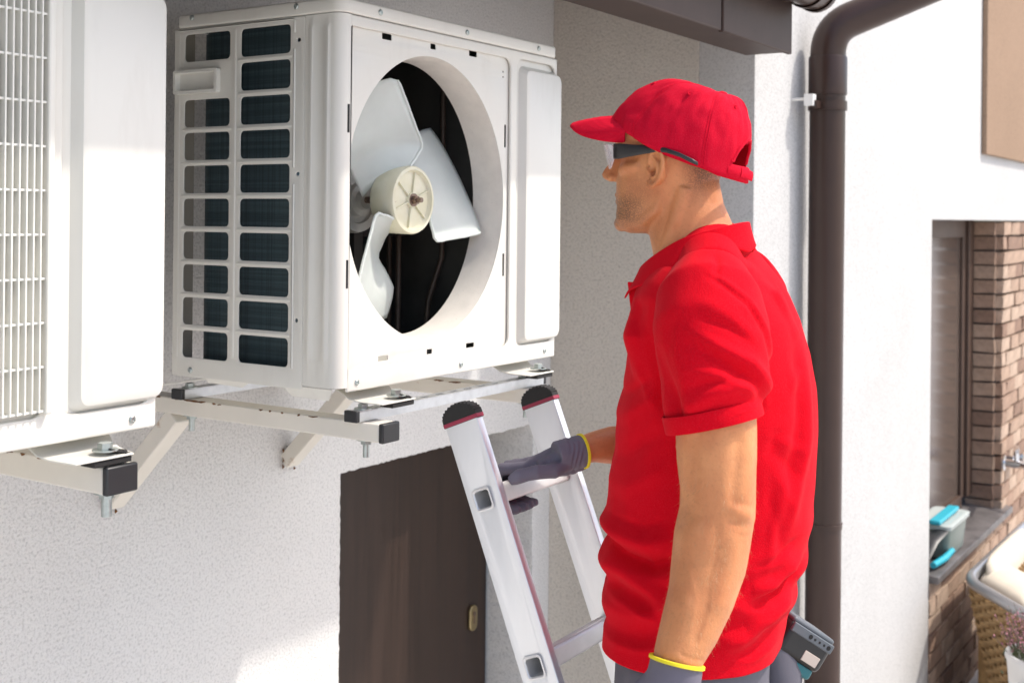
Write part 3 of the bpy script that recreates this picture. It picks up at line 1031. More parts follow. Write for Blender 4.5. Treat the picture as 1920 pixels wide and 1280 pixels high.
TORSO = [[0.3296, 2.02, -0.0324, 0.0549, 0.06], [0.3293, 2.02, -0.0466, 0.067, 0.085], [0.3321, 2.02, -0.0626, 0.0797, 0.125], [0.3323, 2.02, -0.0804, 0.0919, 0.16], [0.3325, 2.02, -0.1026, 0.1091, 0.182], [0.334, 2.02, -0.1248, 0.121, 0.196], [0.3411, 2.02, -0.1691, 0.1353, 0.192], [0.3461, 2.02, -0.2224, 0.1465, 0.182], [0.347, 2.02, -0.2757, 0.1552, 0.176], [0.3433, 2.02, -0.3469, 0.1629, 0.172], [0.3373, 2.02, -0.418, 0.1657, 0.17], [0.3313, 2.02, -0.4892, 0.1672, 0.17], [0.3268, 2.02, -0.5337, 0.1664, 0.172], [0.3254, 2.02, -0.5692, 0.1595, 0.178], [0.3196, 2.02, -0.6137, 0.1523, 0.178], [0.3134, 2.02, -0.6582, 0.1453, 0.18], [0.3085, 2.02, -0.7027, 0.1425, 0.184], [0.3059, 2.02, -0.7578, 0.1413, 0.188]]
LARM = [[0.2966, 1.84, -0.1121, 0.05440860215053763], [0.2984, 1.815, -0.1441, 0.0633024523160763], [0.3012, 1.8, -0.1903, 0.06131868131868132], [0.3001, 1.78, -0.2587, 0.05982777777777777], [0.3004, 1.77, -0.3039, 0.05932960893854749], [0.3015, 1.765, -0.3497, 0.05784453781512605], [0.3027, 1.76, -0.3912, 0.05457977528089888], [0.3022, 1.76, -0.4261, 0.054876404494382025], [0.294, 1.755, -0.4636, 0.05536901408450704], [0.2881, 1.75, -0.5008, 0.053389830508474574], [0.2747, 1.735, -0.5424, 0.04745299145299145], [0.2568, 1.72, -0.5833, 0.042011494252873566], [0.2385, 1.705, -0.6196, 0.034100000000000005], [0.232, 1.7, -0.638, 0.02816860465116279]]
LSLV = [[0.3069, 1.88, -0.0913, 0.05936842105263157], [0.3007, 1.84, -0.1218, 0.08111827956989248], [0.2994, 1.815, -0.16, 0.08901907356948228], [0.2997, 1.8, -0.2062, 0.08752747252747252], [0.2976, 1.78, -0.247, 0.0801], [0.294, 1.775, -0.2775, 0.07416434540389973], [0.2985, 1.773, -0.2967, 0.07218572225320691]]
RARM = [[0.4205, 2.19, -0.1443, 0.055], [0.4241, 2.22, -0.2245, 0.06], [0.4257, 2.26, -0.328, 0.056], [0.4137, 2.27, -0.4395, 0.05], [0.3723, 2.26, -0.4558, 0.05], [0.2985, 2.23, -0.4328, 0.047], [0.2256, 2.19, -0.4141, 0.041], [0.1801, 2.165, -0.406, 0.033], [0.1455, 2.145, -0.4063, 0.0262], [0.1214, 2.135, -0.4112, 0.023]]
FOLDS = [[[[0.2589, -0.1607], [0.2948, -0.1825], [0.3425, -0.2042], [0.3761, -0.2411], [0.3883, -0.2766]], 0.006, 0.011, "s"], [[[0.2631, -0.1828], [0.3029, -0.2046], [0.3467, -0.2295], [0.37, -0.2649]], -0.007, 0.011, "s"], [[[0.2418, -0.2717], [0.2796, -0.2476], [0.3269, -0.2344], [0.3627, -0.2491]], 0.005, 0.01, "s"], [[[0.2404, -0.2899], [0.2877, -0.2681], [0.3509, -0.2572]], -0.004, 0.009, "s"], [[[0.2704, -0.1194], [0.3102, -0.1388], [0.358, -0.174]], 0.003, 0.012, "s"], [[[0.2092, -0.1833], [0.2208, -0.2307], [0.2339, -0.2781], [0.239, -0.3097]], -0.012, 0.012, "s"], [[[0.1955, -0.1518], [0.2046, -0.1992], [0.2178, -0.2466]], 0.006, 0.012, "s"], [[[0.278, -0.0813], [0.3058, -0.0953], [0.3417, -0.1226], [0.3698, -0.1659], [0.3846, -0.2133], [0.389, -0.2608], [0.3798, -0.3005]], -0.0035, 0.0045, "s"], [[[0.2827, -0.0781], [0.3097, -0.0905], [0.3464, -0.1186], [0.3762, -0.1643], [0.3917, -0.2132], [0.3961, -0.2607]], 0.0022, 0.0045, "s"], [[[0.4086, -0.3289], [0.4334, -0.2695], [0.4584, -0.2355]], 0.005, 0.014, "t"], [[[0.4004, -0.3543], [0.4252, -0.295], [0.4418, -0.261]], -0.006, 0.012, "t"], [[[0.4629, -0.1763], [0.4688, -0.2607], [0.4637, -0.3453], [0.45, -0.413], [0.4271, -0.4892]], 0.006, 0.013, "t"], [[[0.4496, -0.1934], [0.4536, -0.2609], [0.4476, -0.3454], [0.4314, -0.4132]], -0.005, 0.013, "t"], [[[0.4262, -0.3963], [0.4099, -0.464], [0.3979, -0.5317]], 0.004, 0.012, "t"], [[[0.1486, -0.5172], [0.1783, -0.5355], [0.2206, -0.5419], [0.2601, -0.5246]], -0.016, 0.012, "t"], [[[0.145, -0.4987], [0.1738, -0.5069], [0.2161, -0.5098], [0.2539, -0.4909]], 0.01, 0.016, "t"], [[[0.1523, -0.5561], [0.1913, -0.5658], [0.2337, -0.5823], [0.2608, -0.5939]], 0.01, 0.014, "t"], [[[0.156, -0.5848], [0.2, -0.5945], [0.2424, -0.6135]], -0.008, 0.012, "t"], [[[0.1581, -0.627], [0.2002, -0.6198], [0.2423, -0.5991], [0.2606, -0.5753]], 0.006, 0.013, "t"], [[[0.155, -0.6566], [0.2005, -0.6519], [0.2426, -0.6346]], -0.005, 0.013, "t"], [[[0.1647, -0.4411], [0.1983, -0.4196], [0.2486, -0.3811]], 0.004, 0.016, "t"], [[[0.1643, -0.3988], [0.2062, -0.3562], [0.2438, -0.322]], -0.004, 0.014, "t"], [[[0.1721, -0.3312], [0.2056, -0.2971], [0.2349, -0.2757]], 0.004, 0.012, "t"], [[[0.3689, -0.5895], [0.4111, -0.584], [0.4447, -0.5693], [0.474, -0.5412]], -0.014, 0.012, "t"], [[[0.3687, -0.5658], [0.4109, -0.562], [0.4529, -0.5397]], 0.008, 0.014, "t"], [[[0.3608, -0.625], [0.4029, -0.6162], [0.4407, -0.5922]], 0.007, 0.015, "t"], [[[0.3192, -0.693], [0.378, -0.6586], [0.4284, -0.6328]], -0.004, 0.014, "t"], [[[0.3189, -0.6592], [0.3694, -0.6376], [0.4198, -0.6118]], 0.004, 0.012, "t"], [[[0.4053, -0.3357], [0.4341, -0.3472], [0.4665, -0.3706]], 0.002, 0.01, "t"], [[[0.4038, -0.3543], [0.4311, -0.3794], [0.4602, -0.4171]], -0.0022, 0.011, "t"], [[[0.4024, -0.3796], [0.4247, -0.4174], [0.4437, -0.4637]], 0.002, 0.011, "t"], [[[0.3993, -0.4135], [0.4099, -0.464], [0.4206, -0.5146]], -0.002, 0.011, "t"], [[[0.3726, -0.532], [0.4105, -0.5232], [0.4525, -0.4974]], -0.003, 0.006, "t"], [[[0.1651, -0.4791], [0.2074, -0.4829], [0.2494, -0.4656]], -0.003, 0.006, "t"], [[[0.1578, -0.6016], [0.1917, -0.6081], [0.2392, -0.6262]], 0.0028, 0.006, "t"], [[[0.1551, -0.6735], [0.2007, -0.6688], [0.2428, -0.6557]], 0.0026, 0.007, "t"], [[[0.176, -0.2973], [0.2011, -0.2675], [0.2237, -0.2462]], -0.0026, 0.006, "t"], [[[0.1965, -0.2296], [0.2095, -0.2632], [0.2267, -0.2969]], 0.0026, 0.006, "t"], [[[0.2515, -0.2146], [0.2952, -0.2221], [0.3429, -0.2438]], 0.0026, 0.005, "s"], [[[0.2478, -0.2423], [0.2873, -0.2301], [0.3347, -0.2217]], -0.0024, 0.005, "s"], [[[0.2706, -0.1431], [0.3103, -0.1554], [0.3502, -0.182]], -0.0022, 0.006, "s"], [[[0.2311, -0.1514], [0.2284, -0.199], [0.2416, -0.2543]], -0.0024, 0.007, "s"], [[[0.3115, -0.2774], [0.3352, -0.2708], [0.3605, -0.2674]], 0.002, 0.004, "s"], [[[0.381, -0.0926], [0.415, -0.1134], [0.4449, -0.1512]], 0.0022, 0.008, "t"], [[[0.319, -0.6719], [0.3782, -0.6798], [0.4245, -0.6624]], 0.0022, 0.006, "t"], [[[0.2968, -0.0881], [0.3027, -0.0692], [0.3076, -0.052]], -0.0025, 0.005, "a"], [[[0.204, -0.1281], [0.1958, -0.162], [0.2014, -0.2126]], -0.004, 0.01, "t"], [[[0.3131, -0.0578], [0.3512, -0.0676], [0.3894, -0.0841]], 0.004, 0.01, "t"]]
ARMLINES = [[[[0.3156, -0.3996], [0.3353, -0.4039], [0.3475, -0.4098]], -0.0011, 0.005, ""], [[[0.3113, -0.4253], [0.3311, -0.4342], [0.3463, -0.4386]], -0.0014, 0.0055, ""], [[[0.3203, -0.4124], [0.337, -0.4205]], 0.003, 0.008, ""], [[[0.3251, -0.4464], [0.3403, -0.4493]], -0.0007, 0.004, ""], [[[0.2603, -0.3184], [0.2578, -0.3638], [0.2521, -0.4055], [0.2433, -0.4358]], -0.0035, 0.01, ""], [[[0.3247, -0.3177], [0.3198, -0.3632], [0.3155, -0.3897]], -0.003, 0.01, ""], [[[0.2917, -0.4354], [0.2906, -0.477], [0.279, -0.5301], [0.2599, -0.5832]], -0.0016, 0.008, ""], [[[0.2615, -0.4394], [0.2544, -0.4849], [0.2473, -0.5379]], 0.003, 0.014, ""], [[[0.3161, -0.454], [0.3089, -0.4919], [0.2927, -0.5375]], 0.0025, 0.012, ""], [[[0.2959, -0.4694], [0.2849, -0.5073], [0.2822, -0.5452], [0.263, -0.5945]], 0.0007, 0.003, ""], [[[0.2545, -0.4925], [0.2624, -0.5302], [0.2507, -0.5757]], 0.0005, 0.003, ""], [[[0.2404, -0.6023], [0.2556, -0.609], [0.2707, -0.6134]], -0.0012, 0.003, ""]]

PHI = math.radians(20)
B_F = Vector((-math.cos(PHI), math.sin(PHI), 0))     # where the torso faces, in the level frame
B_L = Vector((-math.sin(PHI), -math.cos(PHI), 0))    # its left
def tring(r, n=48, k=1.0, grow=0.0, pw=2.25):
    c = Vector(r[:3]); out = []
    for i in range(n):
        t = 2 * math.pi * i / n
        ca, sa = math.cos(t), math.sin(t)
        m = (abs(ca) ** pw + abs(sa) ** pw) ** (-1 / pw)
        out.append(M3(c + B_F * ((r[3] * k + grow) * ca * m) + B_L * ((r[4] * k + grow) * sa * m)))
    return out

# --- head in its own frame: x forward, y left, z up, origin between the ears
HPHI = math.radians(25)
H_F = M3(Vector((-math.cos(HPHI), math.sin(HPHI), 0)))
H_L = M3(Vector((-math.sin(HPHI), -math.cos(HPHI), 0)))
H_O = M3((.2595, 2.0, .080))
def HP(x, y, z):
    return H_O + H_F * x + H_L * y + UP * z

HEAD = [(-.114, .066, .022, .016), (-.110, .078, .010, .030), (-.102, .086, -.010, .042), (-.090, .0895, -.032, .0505), (-.078, .0890, -.050, .0550),
        (-.066, .0875, -.060, .0585), (-.052, .0880, -.066, .0615), (-.038, .0885, -.072, .0640), (-.022, .0880, -.079, .0665), (-.004, .0850, -.087, .0690),
        (.014, .0820, -.093, .0705), (.030, .0815, -.097, .0720), (.045, .0900, -.099, .0735), (.062, .0925, -.100, .0745), (.080, .0800, -.098, .0720),
        (.094, .060, -.088, .062), (.104, .035, -.070, .046), (.110, .01, -.04, .026)]
def HF(x, y, z):
    return HP(x, y, z * .93 if z < 0 else z)
hm = MB()
rr = []
for z, xf, xb, w_ in HEAD:
    cx_, a = (xf + xb) / 2, (xf - xb) / 2
    ring = []
    for i in range(40):
        t = 2 * math.pi * i / 40
        ca, sa = math.cos(t), math.sin(t)
        pw = 2.35
        m = (abs(ca) ** pw + abs(sa) ** pw) ** (-1 / pw)
        ring.append(HF(cx_ + a * ca * m, w_ * sa * m, z))
    rr.append(ring)
hm.rings(rr)
# nose
rr = []
for z, x, hw, dep in ((.038, .087, .006, .010), (.028, .091, .0068, .014), (.014, .103, .0085, .021), (.002, .114, .0115, .028), (-.008, .1195, .0150, .031), (-.015, .1165, .0165, .029), (-.021, .106, .0130, .018)):
    rr.append([HF(x - dep + dep * math.cos(t), hw * math.sin(t), z) for t in [2 * math.pi * k / 16 for k in range(16)]])
hm.rings(rr)
for s in (-1, 1):                              # wings of the nose
    hm.tube([HF(.088, s * .010, -.014), HF(.097, s * .0135, -.0145), (HF(.104, s * .011, -.016))], [.006, .0075, .005], 10)
# lips, chin, brow, jaw corners, cheek bones
hm.tube([HF(.070, -.030, -.050), HF(.085, -.015, -.0455), HF(.0895, 0, -.0440), HF(.085, .015, -.0455), HF(.070, .030, -.050)], [.003, .0055, .0062, .0055, .003], 10)
hm.tube([HF(.070, -.028, -.053), HF(.084, -.014, -.0575), HF(.0875, 0, -.0590), HF(.084, .014, -.0575), HF(.070, .028, -.053)], [.003, .006, .0068, .006, .003], 10)
hm.tube([HF(.076, -.020, -.098), HF(.083, 0, -.0965), HF(.076, .020, -.098)], [.010, .0145, .010], 12)
hm.tube([HF(.060, -.052, .042), HF(.078, -.030, .046), HF(.084, 0, .043), HF(.078, .030, .046), HF(.060, .052, .042)], [.008, .0095, .008, .0095, .008], 10)
for s in (-1, 1):
    hm.tube([HF(-.004, s * .052, -.040), HF(.006, s * .048, -.070), HF(.032, s * .041, -.089), HF(.062, s * .026, -.100)], [.012, .0135, .013, .010], 12)
    hm.tube([HF(.030, s * .062, .006), HF(.052, s * .054, .002), HF(.068, s * .040, -.004)], [.010, .0125, .010], 10)
    # ear: rim, lobe, inner ridge and tragus
    def E(u, v, o=0.0):                        # u back, v up on the ear's own plate, o outwards
        return HF(.010 - u * .93 + o * .25, s * (.0700 + u * .40 + o * 1.2), v - .004 - u * .1)
    hm.rings([[E(.012 + (.0165 * k) * math.cos(t) + .002, .002 + (.030 * k) * math.sin(t) + .004, o) for t in [2 * math.pi * q / 20 for q in range(20)]] for k, o in ((1.0, -.006), (1.0, .000), (.8, .0015))])
    rim = [E(-.001, .010), E(.001, .022), E(.008, .031), (E(.018, .033)), E(.026, .028), E(.0295, .016), E(.028, .002), E(.023, -.011), E(.015, -.021), E(.007, -.0275), E(.001, -.025), E(-.001, -.017)]
    hm.tube([p + (E(0, 0, .004) - E(0, 0, 0)) for p in rim], [.0030, .0036, .0042, .0044, .0044, .0042, .0038, .0038, .0044, .0054, .0052, .0035], 8)
    hm.tube([E(.006, .022, .004), E(.015, .018, .0045), E(.0185, .006, .0045), E(.016, -.005, .0045), E(.008, -.013, .004), E(.002, -.010, .0035)], [.002, .003, .0034, .0034, .003, .002], 8)
    hm.tube([E(-.003, .003, .003), E(.001, -.002, .0055), E(-.002, -.008, .003)], [.003, .0038, .003], 8)
# neck
rr = []
for x, z, a, w_ in ((-.020, -.020, .062, .058), (-.026, -.055, .064, .0575), (-.034, -.085, .069, .0585), (-.042, -.110, .0735, .061), (-.052, -.140, .0765, .066), (-.062, -.175, .080, .075), (-.070, -.21, .085, .090)):
    rr.append([HP(x + a * math.cos(t), w_ * math.sin(t), z) for t in [2 * math.pi * k / 36 for k in range(36)]])
hm.rings(rr)
for s in (-1, 1):                              # neck muscles
    hm.tube([HP(-.040, s * .050, -.030), HP(-.028, s * .050, -.085), HP(-.006, s * .041, -.135), HP(.008, s * .022, -.175)], [.013, .014, .013, .010], 14)
# chest core, so that head, neck and arms are one body
hm.rings([tring(r, 40, .80) for r in TORSO[2:]])
def limb(tab, flat=None):
    pts = [M3(r[:3]) for r in tab]
    hm.tube(pts, [r[3] for r in tab], 48)
limb(LARM)
hm.tube([M3((.345, 1.80, -.405)), M3((.3475, 1.785, -.432)), M3((.338, 1.78, -.462))], [.012, .0165, .013], 12)      # elbow
hm.tube([M3((.268, 1.755, -.45)), M3((.264, 1.748, -.485)), M3((.256, 1.738, -.53))], [.018, .023, .017], 14)           # forearm muscle
hm.tube([M3((.280, 1.785, -.29)), M3((.272, 1.775, -.335)), M3((.276, 1.772, -.375))], [.022, .030, .022], 14)
hm.tube([M3((.330, 1.80, -.28)), M3((.336, 1.79, -.33)), M3((.334, 1.785, -.38))], [.020, .029, .020], 14)
limb(RARM)
skin_me = remeshed(hm, .0025, 4, .5, 'body')
co = coords(skin_me)
loc = np.array([H_O.x, H_O.y, H_O.z])
hf = (co - loc) @ np.array(H_F); hl = (co - loc) @ np.array(H_L); hz = (co - loc)[:, 2]
hz0 = hz.copy(); hz = np.where(hz < 0, hz / .93, hz)
no = normals(skin_me)
# small sculpted relief: eye sockets, temple, mouth line, hollow of the cheek, pores of tension on the forearm
def dent(x, y, z, r, d):
    dd = np.sqrt((hf - x) ** 2 + (np.abs(hl) - y) ** 2 + (hz - z) ** 2)
    return -d * np.exp(-(dd / r) ** 2)
disp = dent(.082, .030, .026, .014, .010) + dent(.045, .068, .020, .016, .004) + dent(.088, .0, -.0515, .006, .0022) + dent(.040, .060, -.045, .018, .0040) \
    + dent(.084, .0, -.073, .010, .0030) + dent(.002, .076, -.006, .0060, .010) + dent(-.004, .079, .014, .0050, .004)
rf = np.array([[v @ np.array(RT), v @ np.array(FW), v[2]] for v in co])
arm_mask = (rf[:, 2] < -.2) & (rf[:, 1] < 1.9)
nz = np.array([noise.noise(Vector((p[0] * 30, p[1] * 30, p[2] * 14))) for p in co])
disp = disp + np.where(arm_mask, nz * .0014, nz * .0005)
for pl, amp, wid, kind in ARMLINES:
    qq = rf[:, [0, 2]]
    best = np.full(len(co), 9.0)
    for p_, q_ in zip(pl, pl[1:]):
        p_, q_ = np.array(p_), np.array(q_)
        t = np.clip(((qq - p_) @ (q_ - p_)) / ((q_ - p_) @ (q_ - p_)), 0, 1)
        best = np.minimum(best, np.linalg.norm(qq - p_ - t[:, None] * (q_ - p_), axis=1))
    disp = disp + amp * np.exp(-(best / wid) ** 2) * arm_mask * np.clip(-(no @ np.array(FW)) * 2 + .5, 0, 1)
set_coords(skin_me, co + no * disp[:, None])
stub = np.clip((hz + .118) / .03, 0, 1) * np.clip((-.030 - hz) / .030, 0, 1) * np.clip((hf - .005) / .05, 0, 1) * (np.abs(hl) < .08)
stub = np.maximum(stub, .35 * np.clip((-.005 - hz) / .03, 0, 1) * np.clip((hf + .01) / .04, 0, 1) * (hz > -.125))
hair = np.clip((hz + .060 + np.clip(hf + .075, -.1, .1) * .5) / .045, 0, 1) ** 1.5 * np.clip((-.034 - hf) / .03, 0, 1)
hair = np.maximum(hair, np.clip((hz - .018) / .012, 0, 1) * np.clip((hf + .02) / .01, 0, 1) * np.clip((.038 - hf) / .014, 0, 1) * (np.abs(hl) > .05) * .6)
hair[(hz > -.03) & (np.abs(hl) > .0745)] = 0
for nm, arr in (('stubble', stub), ('hair', hair)):
    at = skin_me.attributes.new(nm, 'FLOAT', 'POINT')
    at.data.foreach_set('value', np.clip(arr, 0, 1).astype(np.float32))
body = link(skin_me, 'body', 'skin', person, 180)

rnd = random.Random(11)
cand = np.where((rf[:, 2] < -.37) & (rf[:, 2] > -.615) & (rf[:, 1] < 1.9) & (rf[:, 0] > .2))[0]
hb_ = MB()
down = M3((-.18, -.05, -1)).normalized()
for i in rnd.sample(list(map(int, cand)), min(1500, len(cand))):
    p = Vector(co[i]); n_ = Vector(no[i])
    d_ = (down + n_ * rnd.uniform(.25, .8) + Vector((rnd.uniform(-.5, .5), rnd.uniform(-.5, .5), 0))).normalized()
    L = rnd.uniform(.006, .013)
    s_ = d_.cross(n_).normalized() * .00016
    m_ = p + d_ * L * .55 + n_ * .0006
    t_ = p + d_ * L
    hb_.add([p - s_, p + s_, m_ + s_ * .8, m_ - s_ * .8, t_], [(0, 1, 2, 3), (3, 2, 4)])
mat('arm_hair', (0.45, 0.26, 0.12), 0.5)
ah = hb_.build('arm_hair', 'arm_hair', body, 0)
ah['kind'] = 'stuff'

# --- polo shirt
sm_ = MB()
rows = [list(r) for r in TORSO]
sm_.rings([tring(r, 56) for r in rows])
sm_.tube([M3(r[:3]) for r in LSLV], [r[3] for r in LSLV], 32)
RS = [[.395, 2.14, -.100, .062], [.412, 2.18, -.135, .080], [.424, 2.20, -.20, .084], [.428, 2.24, -.27, .080], [.428, 2.255, -.31, .078]]
sm_.tube([M3(r[:3]) for r in RS], [r[3] for r in RS], 32)
# slope of the shoulders up to the neck, shoulder blade, chest
sm_.tube([M3((.322, 1.975, -.045)), M3((.312, 1.93, -.065)), M3((.308, 1.885, -.092))], [.050, .052, .055], 24)
sm_.tube([M3((.350, 2.06, -.045)), M3((.372, 2.11, -.065)), M3((.390, 2.15, -.092))], [.050, .052, .055], 24)
sm_.tube([M3((.385, 1.95, -.12)), M3((.402, 1.955, -.19)), M3((.405, 1.965, -.27))], [.05, .062, .05], 24)
sm_.tube([M3((.240, 1.95, -.13)), M3((.232, 1.94, -.19)), M3((.240, 1.94, -.25))], [.045, .055, .045], 24)
shirt_me = remeshed(sm_, .0040, 8, .6, 'shirt')
co = coords(shirt_me)
no = normals(shirt_me)
rf = np.stack([co @ np.array(RT), co @ np.array(FW), co[:, 2]], 1)
nrf = np.stack([no @ np.array(RT), no @ np.array(FW), no[:, 2]], 1)
sleeve = np.clip((1.895 - rf[:, 1]) / .02, 0, 1) * np.clip((rf[:, 2] + .345) / .03, 0, 1)
d_all = np.zeros(len(co))
for pl, amp, wid, kind in FOLDS:
    q = rf[:, [0, 2]]
    best = np.full(len(co), 9.0); tpar = np.zeros(len(co))
    n = len(pl) - 1
    for i in range(n):
        a, b_ = np.array(pl[i]), np.array(pl[i + 1])
        ab = b_ - a
        t = np.clip(((q - a) @ ab) / (ab @ ab), 0, 1)
        dd = np.linalg.norm(q - a - t[:, None] * ab, axis=1)
        m = dd < best
        best[m] = dd[m]; tpar[m] = (i + t[m]) / n
    fade = np.clip(np.sin(np.pi * np.clip(tpar, .02, .98)), 0, 1) ** .5
    if amp == -.0035 or amp == .0022:
        fade = np.clip(tpar * 5, 0, 1) * np.clip((1 - tpar) * 5, 0, 1) * .75
    g_ = amp * 1.35 * np.exp(-(best / (wid * .9)) ** 2) * fade
    facing = np.clip(-nrf[:, 1] * 2 + .6, 0, 1)
    if kind == 's':
        g_ = g_ * sleeve * facing
    elif kind == 't':
        g_ = g_ * (1 - sleeve) * np.clip(-nrf[:, 1] * 2 + 1.1, 0, 1)
    d_all += g_
lowf = np.array([noise.noise(Vector((p[0] * 9, p[1] * 9, p[2] * 5.5))) for p in rf])
midf = np.array([noise.noise(Vector((p[0] * 26 + p[2] * 9, p[1] * 24, p[2] * 13 + 7))) for p in rf])
d_all += lowf * .0045 + midf * .0016
waist = np.exp(-((rf[:, 2] + .58) / .07) ** 2)
ripple = np.sin(rf[:, 2] * 95 + 4 * lowf + rf[:, 0] * 18)
d_all += waist * ripple * .0045
new = co + no * d_all[:, None]
set_coords(shirt_me, new)
# open the hem and the sleeve ends: the cloth is a sheet, not a solid
bm = bmesh.new(); bm.from_mesh(shirt_me)
def hem_z(v):
    return -.722 - .006 * math.sin(9 * v.co.x + 5 * v.co.y)
bmesh.ops.bisect_plane(bm, geom=bm.verts[:] + bm.edges[:] + bm.faces[:], plane_co=(0, 0, -.700), plane_no=(0, 0, -1), clear_outer=True)
ends = [(M3(LSLV[-1][:3]), (M3(LSLV[-1][:3]) - M3(LSLV[-2][:3])).normalized()), (M3(RS[-1][:3]), (M3(RS[-1][:3]) - M3(RS[-2][:3])).normalized())]
kill = []
for f in bm.faces:
    c = f.calc_center_median()
    for p, d_ in ends:
        if (c - p).length < .085 and -.012 < (c - p).dot(d_) < .02 and f.normal.dot(d_) > .7:
            kill.append(f)
bmesh.ops.delete(bm, geom=list(set(kill)), context='FACES')
bm.to_mesh(shirt_me); bm.free()
shirt = link(shirt_me, 'polo_shirt', 'shirt', person, 180)
so = shirt.modifiers.new('cloth', 'SOLIDIFY'); so.thickness = .003; so.offset = -1

def band(center, normal, rad, width, m, name, parent, thick=.0016, hint=None, squash=1.0, amp=.0):
    n_ = Vector(normal).normalized(); a, b_ = frame_of(n_, hint)
    N = 56
    rr = []
    for off, rad_ in ((-width, rad), (-width, rad + thick), (-width * .9, rad + thick * 1.5), (-width * .1, rad + thick * 1.5), (0, rad + thick), (0, rad - .002)):
        rr.append([Vector(center) + n_ * off + a * (rad_ * math.cos(t) * squash) + b_ * (rad_ * math.sin(t)) + n_ * (amp * math.sin(2 * t)) for t in [2 * math.pi * k / N for k in range(N)]])
    q = MB(); q.rings(rr, False, True)
    return q.build(name, m, parent, 60)
le = LSLV[-1]
band(ends[0][0] + ends[0][1] * .004, ends[0][1], le[3] - .001, .026, 'shirt', 'sleeve_cuff', shirt)

# collar: a folded strip round the neck
def collar_pt(t, v, o=0.0):
    # t runs round the neck from the right front over the back to the left front; v from fold line (0) to edge (1)
    a = math.radians(-158 + 316 * t)           # 0 = back of the neck
    back = math.cos(a)                          # 1 at the back, -1 in front
    rx, ry = .0790 + .004 * v + o, .0735 + .006 * v + o
    front = max(0.0, -back)
    x = -.052 - rx * math.cos(a) + (.020 * front ** 1.3) + v * .012 * front
    y = ry * math.sin(a)
    top = -.0845 - .048 * (1 - back) * .5 - .034 * front ** 1.4
    drop = .044 + .008 * front
    flare = (.014 + .012 * front) * v ** 1.4
    x -= flare * math.cos(a) * (0.45 if back > 0 else .4); y += flare * math.sin(a) * 1.0
    return HP(x, y, top - drop * v - .0045 * math.sin(7 * a) * v)
q = MB()
NT, NV = 64, 8
vs = [collar_pt(i / NT, j / NV) for i in range(NT + 1) for j in range(NV + 1)]
q.add(vs, [(i * (NV + 1) + j, i * (NV + 1) + j + 1, (i + 1) * (NV + 1) + j + 1, (i + 1) * (NV + 1) + j) for i in range(NT) for j in range(NV)])
# inner stand
vs2 = [collar_pt(i / NT, 0, -.0035) + UP * (-.065 * j / 4) for i in range(NT + 1) for j in range(5)]
q.add(vs2, [(i * 5 + j, i * 5 + j + 1, (i + 1) * 5 + j + 1, (i + 1) * 5 + j) for i in range(NT) for j in range(4)])
col_ = q.build('collar', 'shirt', shirt, 180)
so = col_.modifiers.new('cloth', 'SOLIDIFY'); so.thickness = .0036; so.offset = 0
so2 = col_.modifiers.new('sub', 'SUBSURF'); so2.levels = 1; so2.render_levels = 1
for k in (0, 1):
    q = MB(); q.tube([collar_pt(i / 48, .86 + .06 * k) + (collar_pt(i / 48, .9) - HP(-.052, 0, -.1)).normalized() * .0018 for i in range(49)], .0006, 6)
    q.build('collar_stitch', 'shirt', col_)
# placket and button at the throat
q = MB(); q.obox(M3((.205, 1.985, -.135)), M3((.004, .004, -.030)), M3((.010, -.008, 0)), M3((-.0015, -.0015, 0)))
q.build('placket', 'shirt', shirt, 30, .002)
q = MB(); q.lathe(M3((.2125, 1.972, -.1205)), M3((-.5, -.85, .1)), [(0, .0045), (.0018, .0045), (.0026, .003)], 14)
q.build('button', 'button', shirt)

# --- trousers and shoes
tm = MB()
wr = []
for r in TORSO[-5:]:
    wr.append([r[0] + .002, r[1], r[2], r[3] - .016, r[4] - .016])
hip = TORSO[-1]
wr += [[hip[0] + .004, hip[1], -.80, .125, .165], [hip[0] + .006, hip[1], -.86, .115, .160]]
tm.rings([tring(r, 44) for r in wr])
for s in (-1, 1):
    base = Vector((hip[0], hip[1], 0)) + B_L * (s * .085)
    tm.tube([M3(base + Vector((0, 0, -.70))), M3(base + Vector((0, 0, -.86))), M3(base + Vector((-.01, 0, -1.10))), M3(base + Vector((0, .0, -1.30))), M3(base + Vector((.01, 0, -1.50)))],
            [.095, .092, .070, .062, .060], 28)
tr_me = remeshed(tm, .008, 6, .5, 'trousers')
co = coords(tr_me); no = normals(tr_me)
nz = np.array([noise.noise(Vector((p[0] * 16, p[1] * 16, p[2] * 9))) for p in co])
set_coords(tr_me, co + no * (nz * .006)[:, None])
link(tr_me, 'trousers', 'trousers', person, 180)
for s in (-1, 1):
    base = Vector((hip[0] + .01, hip[1], 0)) + B_L * (s * .09)
    q = MB()
    rr = []
    for f_, w_, h_ in ((-.09, .030, .07), (-.07, .040, .09), (.0, .044, .10), (.07, .048, .075), (.13, .050, .055), (.17, .040, .042), (.185, .020, .03)):
        rr.append([M3(base + B_F * f_ + B_L * (w_ * math.cos(t)) + Vector((0, 0, -1.54 + h_ * .5 + h_ * .5 * math.sin(t)))) for t in [2 * math.pi * k / 20 for k in range(20)]])
    q.rings(rr)
    q.build('shoe', 'shoe', person)

# --- gloves
def finger(mb, pts, r):
    P = [Vector(p) for p in pts]
    out = [P[0]]
    for i in range(len(P) - 1):
        out += [P[i].lerp(P[i + 1], .5), P[i + 1]]
    rad = []
    for i in range(len(out)):
        k = i / (len(out) - 1)
        rad.append(r * (1.04 - .16 * k) * (1.06 if i % 2 == 0 else .96))
    rad[-1] *= .62
    mb.tube(out, rad, 14)

